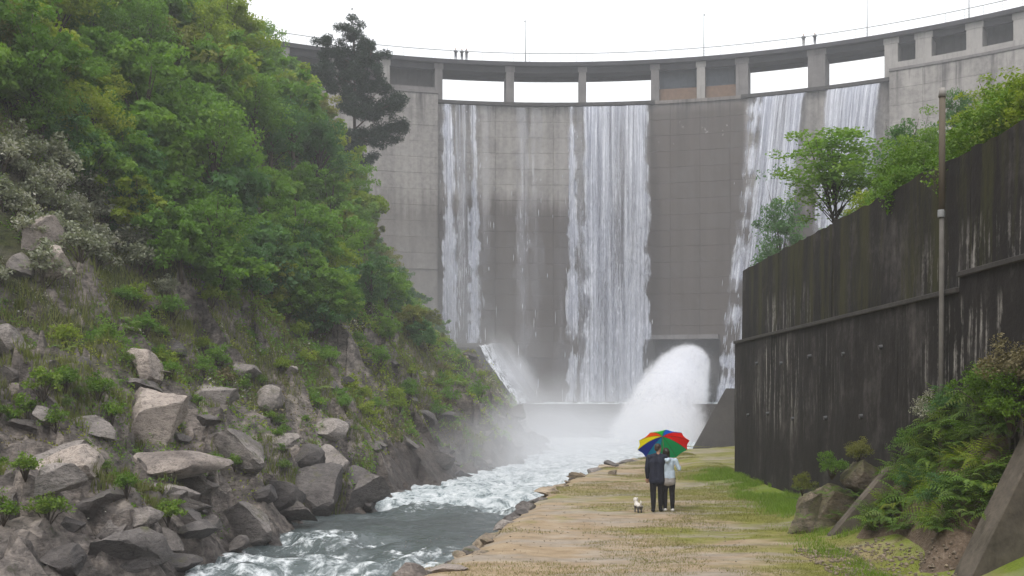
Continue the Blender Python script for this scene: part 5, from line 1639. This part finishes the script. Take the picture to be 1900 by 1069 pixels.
# water running down the slanted wing edge on the left
def slope_water():
    rng = np.random.default_rng(44)
    A0, A1 = Vector((-3.5, 100.2, 7.75)), Vector((-1.4, 126, 9.5)); B0, B1 = Vector((0.3, 100.2, 2.15)), Vector((3.6, 126, 2.15))
    nu, nv = 46, 60
    V = []
    for i in range(nu):
        for j in range(nv):
            f = i / (nu - 1); g = j / (nv - 1)
            p = A0.lerp(A1, g).lerp(B0.lerp(B1, g), f)
            h = 0.10 + 0.16 * float(fbm(f * 3, g * 16, 0, 17, 4)) + 0.22 * float(abs(fbm(f * 2.0, g * 9, 3, 18, 3)))
            h *= sstep(0, 0.08, f + 0.05) 
            V.append((p.x + 0.6 * h, p.y, p.z + 0.75 * h))
    V = np.array(V); foam = np.full(len(V), 1.0)
    n = NT('cascade_foam'); p = n.pos()
    s = n.noise(n.scale(p, 1.2, 0.5, 0.5), 1.6, 6, 0.7, 0.6)
    al = n.math('MULTIPLY', n.mr(s, 0.40, 0.54, 0.1, 0.97), n.mr(sepxyz(n, p)[1], 118.0, 103.0, 0.0, 1.0))
    df = n.pbsdf(n.mix(s, (0.66, 0.7, 0.76), (0.92, 0.93, 0.96)), 0.6, 0.3, n.bump(s, 0.6, 0.2))
    ms = n.n("MixShader"); n.lk(al, ms.inputs[0]); n.lk(n.n("BsdfTransparent").outputs[0], ms.inputs[1]); n.lk(df, ms.inputs[2])
    n.done(ms.outputs[0])
    me = arrmesh('waterfall', V - V[0], grid_faces(nu, nv)); me.materials.append(n.m)
    o = link('waterfall', me); o.location = V[0]
    tag(o, 'white cascade sliding down the slanted edge of the dark wing wall', 'waterfall')
slope_water()

# standing mist: soft cloud over the outfall
def mist(name, c, s, dens, label, seed, rot=(0, 0, 0)):
    n = NT(name + '_vapour')
    o = n.objc()
    ln = n.n("VectorMath", operation='LENGTH'); n.lk(o, ln.inputs[0])
    nz = n.noise(o, 2.2, 4, 0.6, 0.5)
    f = n.math('ADD', ln.outputs['Value'], n.math('MULTIPLY', n.math('SUBTRACT', nz, 0.5), 0.9))
    g = n.mr(f, 0.95, 0.15, 0.0, 1.0)
    g = n.math('POWER', g, 1.6)
    v = n.n("VolumePrincipled"); v.inputs['Color'].default_value = (0.95, 0.96, 1.0, 1)
    n.lk(n.math('MULTIPLY', g, dens), v.inputs['Density'])
    n.lk(v.outputs[0], n.out.inputs['Volume'])
    bm = bmesh.new(); bmesh.ops.create_icosphere(bm, subdivisions=3, radius=1.0)
    me = bpy.data.meshes.new(name); bm.to_mesh(me); bm.free(); me.materials.append(n.m)
    ob = link(name, me); ob.location = c; ob.scale = s; ob.rotation_euler = rot
    tag(ob, label, 'mist', kind='stuff')
mist('mist', (4.5, 81, 0.2), (14, 16, 5.6), 0.085, 'white spray mist hanging over the outfall below the weir', 1)
mist('mist', (1.5, 60, -0.3), (10, 23, 4.2), 0.075, 'thin drifting mist low over the river', 2)
mist('mist', (12, 122, 6), (26, 14, 10), 0.008, 'fine spray drifting at the foot of the falls', 3)
mist('mist', (-7, 86, 6), (16, 26, 15), 0.011, 'faint mist drifting against the hillside', 4)

mist('mist', (0.2, 106, 5.4), (2.6, 5.0, 6.0), 0.22, 'bright spray bouncing along the slanted wing wall edge', 5, (0, R_(-33), 0))
mist('mist', (14, 128, 4), (5, 5, 9), 0.03, 'spray rising where the broad curtain lands', 6)

# ================================================================= PEOPLE
def blobs_mesh(name, parts, voxel=0.014, smooth=3):
    """parts: chains of (point, radius[, (sx,sy,sz)]) -> one continuous surface"""
    V, F = [], []; base = 0
    nu, nv = 12, 7
    th = np.linspace(0, 2 * np.pi, nu, endpoint=False); ph = np.linspace(0, np.pi, nv)
    S = np.array([(math.sin(p) * math.cos(t), math.sin(p) * math.sin(t), math.cos(p)) for p in ph for t in th])
    SF = [[i * nu + k, (i + 1) * nu + k, (i + 1) * nu + (k + 1) % nu, i * nu + (k + 1) % nu] for i in range(nv - 1) for k in range(nu)]
    SF = np.array(SF)
    def sph(c, r, s):
        nonlocal base
        V.append(S * r * np.array(s) + np.array(c)); F.append(SF + base); base += len(S)
    for ch in parts:
        for a, b in zip(ch[:-1], ch[1:]) if len(ch) > 1 else [(ch[0], ch[0])]:
            pa, ra = np.array(a[0], float), a[1]; pb, rb = np.array(b[0], float), b[1]
            sa = np.array(a[2] if len(a) > 2 else (1, 1, 1), float); sb = np.array(b[2] if len(b) > 2 else (1, 1, 1), float)
            L = np.linalg.norm(pb - pa); k = max(1, int(L / (0.22 * min(ra, rb)))) if L > 0 else 0
            for q in range(k + 1):
                f = q / k if k else 0
                sph(pa + (pb - pa) * f, ra + (rb - ra) * f, sa + (sb - sa) * f)
    me = arrmesh(name, np.concatenate(V), np.concatenate(F), True)
    o = bpy.data.objects.new(name, me); C.objects.link(o)
    m = o.modifiers.new('remesh', 'REMESH'); m.mode = 'VOXEL'; m.voxel_size = voxel; m.use_smooth_shade = True
    m2 = o.modifiers.new('smooth', 'SMOOTH'); m2.factor = 0.5; m2.iterations = smooth
    dg = bpy.context.evaluated_depsgraph_get()
    out = bpy.data.meshes.new_from_object(o.evaluated_get(dg)); out.name = name
    bpy.data.objects.remove(o); bpy.data.meshes.remove(me)
    out.polygons.foreach_set("use_smooth", [True] * len(out.polygons))
    return out

def cloth(name, col, rough=0.85): 
    n = NT(name); o = n.objc()
    f = n.noise(o, 9, 5, 0.6); w = n.noise(n.scale(o, 1, 1, 0.5), 24, 3)
    c = n.mix(f, tuple(x * 0.7 for x in col), tuple(min(1, x * 1.25) for x in col))
    return n.done(n.pbsdf(c, rough, 0.2, n.bump(n.math('ADD', f, n.math('MULTIPLY', w, 0.3)), 0.5, 0.03)))
M['skin'] = flat('skin', (0.50, 0.30, 0.22), 0.55, 0.35, 0.08)
M['hair'] = flat('dark_hair', (0.02, 0.015, 0.013), 0.5, 0.4, 0.3, 30)
M['hair2'] = flat('brown_hair', (0.045, 0.03, 0.022), 0.5, 0.4, 0.3, 30)
M['navy'] = cloth('navy_jacket', (0.022, 0.026, 0.045)); M['black'] = cloth('black_trousers', (0.013, 0.013, 0.016))
M['blue'] = cloth('pale_blue_jacket', (0.55, 0.66, 0.78)); M['greycl'] = cloth('grey_top', (0.36, 0.34, 0.33))
M['white'] = flat('white_shoe', (0.62, 0.6, 0.58), 0.6); M['eye'] = flat('dark_eye', (0.02, 0.02, 0.02), 0.2)
M['lips'] = flat('lips', (0.35, 0.13, 0.11), 0.5)

def hand_chains(w, d, side, grip=False):
    """wrist point, forearm direction -> palm, four fingers and a thumb"""
    w = np.array(w, float); d = np.array(d, float); d /= np.linalg.norm(d)
    s = np.cross(d, (0, 1, 0.01)); s /= np.linalg.norm(s); nrm = np.cross(s, d)
    if side < 0: s = -s
    pc = w + d * 0.085
    ch = [[(w, 0.028), (pc, 0.036, (1, 1, 1))], [(w + s * 0.012, 0.024), (pc + s * 0.026, 0.022)], [(w - s * 0.012, 0.024), (pc - s * 0.026, 0.022)]]
    for k, L in enumerate((0.072, 0.082, 0.077, 0.060)):
        b = pc + s * (0.033 - 0.022 * k) + d * 0.01
        cu = 0.75 if grip else 0.3
        m = b + d * L * 0.5 + nrm * L * 0.15 * cu
        e = m + d * L * (0.5 - 0.4 * cu) + nrm * L * 0.6 * cu
        ch.append([(b, 0.0105), (m, 0.0095), (e, 0.0078)])
    b = w + d * 0.03 + s * 0.03
    ch.append([(b, 0.014), (b + d * 0.03 + s * 0.028, 0.012), (b + d * 0.06 + s * 0.03 + nrm * 0.015, 0.009)])
    return ch

def person(loc, rz, H, label, arms, outfit, hair, detail=True, head_turn=0.0, stride=0.0, group=None, lean=(0, 0)):
    """a standing figure facing +Y in its own frame; H is height"""
    k = H / 1.78; vox = 0.013 if detail else 0.035
    r = empty('person', loc, (0, 0, rz)); r.scale = (k, k, k)
    tag(r, label, 'person', group)
    lx, ly = lean
    hp = 0.095
    def legs(e):
        out = []
        for s in (-1, 1):
            st = stride * s
            out.append([((s * hp, 0, 0.93), 0.098 + e), ((s * (hp + .005), st * 0.4 + 0.015, 0.52), 0.066 + e), ((s * hp, st - 0.02, 0.30), 0.057 + e), ((s * hp, st - 0.02, 0.10), 0.042 + e)])
        out.append([((-.07, 0, 0.94), 0.10 + e * 0.5), ((.07, 0, 0.94), 0.10 + e * 0.5)])
        return out
    def torso(e):
        out = []
        for s in (-1, 1):
            out.append([((s * .075, 0, 0.95), 0.105 + e), ((s * .06 + lx * .3, 0.005, 1.12), 0.098 + e), ((s * .085 + lx * .7, 0.0, 1.32), 0.108 + e), ((s * .10 + lx, -.005, 1.42), 0.078 + e)])
            out.append([((s * .05 + lx, 0, 1.46), 0.062 + e), ((s * .175 + lx, 0, 1.43), 0.058 + e)])
        return out
    def arm(i, e):
        sh, el, wr = arms[i]
        return [[(sh, 0.060 + e), (((sh[0] + el[0]) / 2, (sh[1] + el[1]) / 2, (sh[2] + el[2]) / 2), 0.050 + e), (el, 0.042 + e), (wr, 0.031 + e)]]
    hc = np.array([lx * 1.1, 0.025, 1.655]); ct, st_ = math.cos(head_turn), math.sin(head_turn)
    def hp_(x, y, z): return (hc[0] + x * ct - y * st_, hc[1] + x * st_ + y * ct, hc[2] + z)
    head = [[(hp_(0, 0, 0.025), 0.092, (0.86, 1.03, 1.05))], [(hp_(0, 0.035, -0.055), 0.062, (0.9, 1, 0.95))], [(hp_(0, 0.088, -0.005), 0.012), (hp_(0, 0.108, -0.025), 0.015)],
            [(hp_(-.076, -.005, 0), 0.02, (0.5, 1, 1.6))], [(hp_(.076, -.005, 0), 0.02, (0.5, 1, 1.6))], [(hp_(-.03, .078, .02), 0.014), (hp_(.03, .078, .02), 0.014)],
            [((lx, -.005, 1.44), 0.058), ((lx * 1.05, 0.01, 1.58), 0.052)]]
    feet = [[((s * hp, stride * s - 0.04, 0.045), 0.042), ((s * (hp + .02), stride * s + 0.13, 0.03), 0.034)] for s in (-1, 1)]
    hands = []
    for i, s in ((0, -1), (1, 1)):
        sh, el, wr = arms[i]
        hands += hand_chains(wr, np.array(wr) - np.array(el), s, grip=(len(arms) > 2 and arms[2] == i)) if detail else [[(wr, 0.035)]]
    body = blobs_mesh('body', legs(-0.004) + torso(-0.004) + arm(0, -0.004) + arm(1, -0.004) + head + feet + hands, vox, 2)
    body.materials.append(M['skin']); link('body', body, r)
    def part(nm, chains, mat, vx=vox, sm=3):
        me = blobs_mesh(nm, chains, vx, sm); me.materials.append(mat); return link(nm, me, r)
    part('trousers', legs(0.014), outfit['legs'])
    top = torso(0.02) + arm(0, 0.013) + arm(1, 0.013)
    if outfit.get('long'): top += [[((-.08, 0, .82), 0.135), ((-.075, 0, 1.05), 0.122), ((-.085, 0, 1.3), 0.13)], [((.08, 0, .82), 0.135), ((.075, 0, 1.05), 0.122), ((.085, 0, 1.3), 0.13)], [((-.06, 0, .84), .13), ((.06, 0, .84), .13)]]
    if outfit.get('hem'): top += [[((-.07, 0, .95), 0.128), ((-.065, 0, 1.1), 0.122)], [((.07, 0, .95), 0.128), ((.065, 0, 1.1), 0.122)]]
    top += [[((0, 0, .97), 0.125), ((lx * .5, 0, 1.2), 0.115), ((lx, 0, 1.36), 0.115)]]
    if outfit.get('hood'): top += [[((lx - .05, -.10, 1.47), 0.055), ((lx, -.125, 1.43), 0.06), ((lx + .05, -.10, 1.47), 0.055)]]
    part('jacket', top, outfit['top'])
    if outfit.get('hem'):
        part('shirt_hem', [[((-.075, 0, .83), 0.133), ((-.07, 0, .98), 0.126)], [((.075, 0, .83), 0.133), ((.07, 0, .98), 0.126)], [((-.07, 0, .84), .13), ((.07, 0, .84), .13)]], outfit['hem'])
    for s in (-1, 1):
        part('shoe', [[((s * hp, stride * s - 0.05, 0.05), 0.05), ((s * (hp + .02), stride * s + 0.13, 0.035), 0.041)]], outfit['shoe'])
    hh = [[(hp_(0, -0.02, 0.045), 0.098, (0.93, 1.0, 0.98))]]
    if hair == 'long':
        hh += [[(hp_(0, -0.06, 0.02), 0.085), (hp_(0, -0.075, -0.12), 0.072, (1.1, .7, 1)), (hp_(0.01, -0.095, -0.27), 0.05, (1.3, .7, 1)), (hp_(0.015, -.10, -.36), 0.03)],
               [(hp_(-.07, 0, .02), .035), (hp_(-.08, -.02, -.14), .03)], [(hp_(.07, 0, .02), .035), (hp_(.08, -.02, -.14), .03)]]
    else:
        hh += [[(hp_(0, -0.055, -0.005), 0.068)]]
    part('hair', hh, M['hair'] if hair == 'long' else M['hair2'])
    if detail:
        for s in (-1, 1):
            mb = MB().lathe([(0.001, -0.009), (0.008, -0.004), (0.009, 0.002), (0.001, 0.009)], 8, Matrix.Translation(hp_(s * .031, .089, .012))); mb.build('eye', M['eye'], r, True)
        MB().tube([hp_(-.022, .093, -.062), hp_(0, .1, -.064), hp_(.022, .093, -.062)], [0.003, 0.006, 0.003], 6).build('mouth', M['lips'], r, True)
    return r

def gz(x, y): return float(path_z(x, y))
DP = 27.1
mx, wx = (1219 - 950) / FPX * DP, (1241 - 950) / FPX * DP
arms_m = [((-.215, 0, 1.43), (-.27, -.03, 1.14), (-.25, .06, .89)), ((.215, 0, 1.43), (.25, .10, 1.19), (.165, .27, 1.27)), 1]
person((mx, DP, gz(mx, DP)), -0.10, 1.80, 'person in dark jacket and black trousers holding the rainbow umbrella', arms_m, {'legs': M['black'], 'top': M['navy'], 'shoe': M['black'], 'long': True}, 'short', head_turn=-0.75, stride=0.05, lean=(0.03, 0))
arms_w = [((-.20, 0, 1.43), (-.27, -.08, 1.20), (-.36, .05, 1.12)), ((.20, 0, 1.43), (.30, -.03, 1.19), (.36, .14, 1.24))]
person((wx, DP + 0.05, gz(wx, DP)), 0.12, 1.68, 'person in pale blue hooded jacket and black trousers under the rainbow umbrella', arms_w, {'legs': M['black'], 'top': M['blue'], 'shoe': M['white'], 'hem': M['greycl'], 'hood': True}, 'long', head_turn=0.45, stride=-0.04, lean=(-0.075, 0))

# rainbow umbrella
TILT = R_(38)
hub = P(1229, 810, 27.75)
um = empty('umbrella', hub, (-TILT, 0, 0)); tag(um, 'open rainbow coloured umbrella held over the couple on the path', 'umbrella')
COLS = {'red': (0.95, 0.03, 0.04), 'orange': (0.95, 0.25, 0.03), 'yellow': (0.98, 0.92, 0.04), 'lime': (0.14, 0.72, 0.20), 'green': (0.02, 0.62, 0.30), 'teal': (0.01, 0.48, 0.66), 'blue': (0.03, 0.32, 0.85), 'navy': (0.04, 0.12, 0.55), 'violet': (0.16, 0.08, 0.42), 'pink': (0.6, 0.12, 0.25)}
def fabric(c):
    n = NT('umbrella_' + c); col = COLS[c] + (1,)
    d = n.pbsdf(COLS[c], 0.5, 0.3); t = n.n("BsdfTranslucent"); t.inputs['Color'].default_value = col
    ms = n.n("MixShader"); ms.inputs[0].default_value = 0.6; n.lk(d, ms.inputs[1]); n.lk(t.outputs[0], ms.inputs[2])
    return n.done(ms.outputs[0])
FAB = {c: fabric(c) for c in COLS}
order = ['red', 'red', 'violet', 'blue', 'lime', 'orange', 'yellow', 'navy', 'teal', 'green']    # counter-clockwise seen from the axis, starting on the +X side
NP_, RU, DU = 10, 0.71, 0.29
ord_by_ang = {}
for k in range(NP_):
    a0, a1 = 2 * math.pi * (k - 0.5) / NP_, 2 * math.pi * (k + 0.5) / NP_
    V, F = [], []
    na, nr = 6, 8
    for i in range(nr + 1):
        f = i / nr
        for j in range(na + 1):
            g = j / na; a = a0 + (a1 - a0) * g
            sag = 1 - 0.10 * f * math.sin(math.pi * g)
            R0 = RU * f * sag
            V.append((R0 * math.cos(a), R0 * math.sin(a), -DU * f ** 1.9 + 0.02 * math.sin(math.pi * g) * f * (1 - f)))
    n0 = len(V)
    V += [(x, y, z + 0.004) for x, y, z in V[:n0]]
    for i in range(nr):
        for j in range(na):
            q = i * (na + 1) + j
            F.append((q, q + na + 1, q + na + 2, q + 1)); F.append((n0 + q, n0 + q + 1, n0 + q + na + 2, n0 + q + na + 1))
    me = pymesh('panel', V, F, True)
    # angle k: 0 = +X (right), going counter-clockwise seen from above: far side (+Y) next, then left, then near side
    c = ['red', 'green', 'green', 'teal', 'navy', 'yellow', 'orange', 'lime', 'blue', 'red'][k]
    me.materials.append(FAB[c]); o = link('panel', me, um); o['label'] = c + ' umbrella panel'
for k in range(NP_):
    a = 2 * math.pi * (k + 0.5) / NP_
    pts = [(RU * f * math.cos(a), RU * f * math.sin(a), -DU * f ** 1.9 - 0.006) for f in (0.03, 0.25, 0.5, 0.75, 1.0)]
    MB().tube(pts, 0.004, 5).build('rib', M['metal_dark'], um)
MB().tube([(0, 0, 0.07), (0, 0, 0.0), (0, 0, -0.78)], [0.004, 0.008, 0.008], 8).build('shaft', M['metal'], um, True)
MB().tube([(0, 0, -0.70), (0, 0, -0.80), (0, 0.01, -0.88), (0, 0.04, -0.92), (0, 0.075, -0.90)], 0.013, 8).build('handle', M['metal_dark'], um, True)

# little dog
dg_ = P(1184, 951, 27.2); dz = gz(dg_.x, 27.2)
dog = empty('dog', (dg_.x, 27.2, dz), (0, 0, 0.25)); dog.scale = (0.86,) * 3; tag(dog, 'small white and grey dog standing beside the couple on the path', 'dog')
dch = [[((0, -.13, .215), .082, (.95, 1, 1)), ((0, 0, .215), .078, (.95, 1, 1)), ((0, .12, .225), .088, (.95, 1, 1.05))],
       [((0, .13, .26), .062), ((0, .19, .345), .052)], [((0, .205, .385), .068, (1, 1.05, .95))], [((0, .255, .365), .036), ((0, .30, .355), .027)],
       [((-.05, .195, .435), .022), ((-.062, .195, .39), .024), ((-.066, .20, .355), .018)], [((.05, .195, .435), .022), ((.062, .195, .39), .024), ((.066, .20, .355), .018)],
       [((0, -.19, .26), .022), ((0, -.235, .32), .026), ((0, -.22, .38), .022)]]
for s in (-1, 1):
    dch.append([((s * .045, -.15, .19), .055), ((s * .05, -.115, .135), .036), ((s * .05, -.165, .085), .024), ((s * .05, -.155, .03), .022), ((s * .05, -.135, .015), .022)])
    dch.append([((s * .045, .13, .19), .046), ((s * .048, .125, .10), .027), ((s * .048, .13, .03), .022), ((s * .048, .15, .015), .022)])
dme = blobs_mesh('body', dch, 0.011, 2)
co = np.empty(len(dme.vertices) * 3, np.float32); dme.vertices.foreach_get('co', co); co = co.reshape(-1, 3)
nrm = np.empty(len(co) * 3, np.float32); dme.vertices.foreach_get('normal', nrm); nrm = nrm.reshape(-1, 3)
co = co + nrm * (0.010 * fbm(co[:, 0] * 45, co[:, 1] * 45, co[:, 2] * 45, 8, 2))[:, None]
dme.vertices.foreach_set('co', co.ravel().astype(np.float32)); dme.update()
n = NT('dog_coat'); o_ = n.objc(); x, y, z = sepxyz(n, o_)
f = n.mr(n.math('ADD', z, n.math('MULTIPLY', n.noise(o_, 14, 3), 0.08)), 0.235, 0.275)
f = n.math('MAXIMUM', f, n.mr(y, 0.12, 0.18))
n.done(n.pbsdf(n.mix(f, (0.13, 0.12, 0.115), (0.72, 0.68, 0.64)), 0.9, 0.1, n.bump(n.noise(o_, 60, 3), 0.6, 0.01)))
dme.materials.append(n.m); link('body', dme, dog)
MB().lathe([(0.002, -0.008), (0.011, -0.002), (0.011, 0.006), (0.002, 0.010)], 8, Matrix.Translation((0, 0.328, 0.36))).build('nose', M['eye'], dog, True)
for s in (-1, 1):
    MB().lathe([(0.002, -0.006), (0.008, 0), (0.002, 0.006)], 8, Matrix.Translation((s * .027, .266, .398))).build('eye', M['eye'], dog, True)

# people leaning at the railing on the crest
def crest_person(px, rz, lab, grp, H, top, legs):
    t = arc_px(px, DR + 0.6)
    arms = [((-.2, 0, 1.42), (-.27, .08, 1.2), (-.12, .26, 1.18)), ((.2, 0, 1.42), (.27, .08, 1.2), (.12, .26, 1.18))]
    person(arc_pt(t, DR + 0.6, Z_DECK), -t + math.pi + rz, H, lab, arms, {'legs': legs, 'top': top, 'shoe': M['black']}, 'short', detail=False, group=grp)
M['charc'] = cloth('charcoal_coat', (0.03, 0.03, 0.033)); M['jean'] = cloth('grey_jeans', (0.12, 0.12, 0.15))
crest_person(845.5, 0.1, 'person in dark coat standing apart from a pair at the crest railing', None, 1.74, M['charc'], M['jean'])
crest_person(857, -0.3, 'slim person between two others at the railing on the dam crest', None, 1.70, M['charc'], M['black'])
crest_person(865.5, 0.4, 'broad person in black coat, lamp post side of the three on the crest', None, 1.76, M['black'], M['jean'])
crest_person(1491, 0.2, 'person in black coat and light trousers at the railing above open bays', None, 1.76, M['black'], M['greycl'])
crest_person(1512, -0.2, 'person in dark grey coat at the crest railing beside one in black', None, 1.74, M['charc'], M['jean'])

# ================================================================= HAZE
mb = MB(); mb.box(-620, 620, -620, 620, -4.2, 78)
hz = mb.build('haze', volume_mat('haze_air', 0.0011, (0.93, 0.95, 1.0)))
tag(hz, 'thin pale haze filling the valley air', 'haze', kind='stuff')
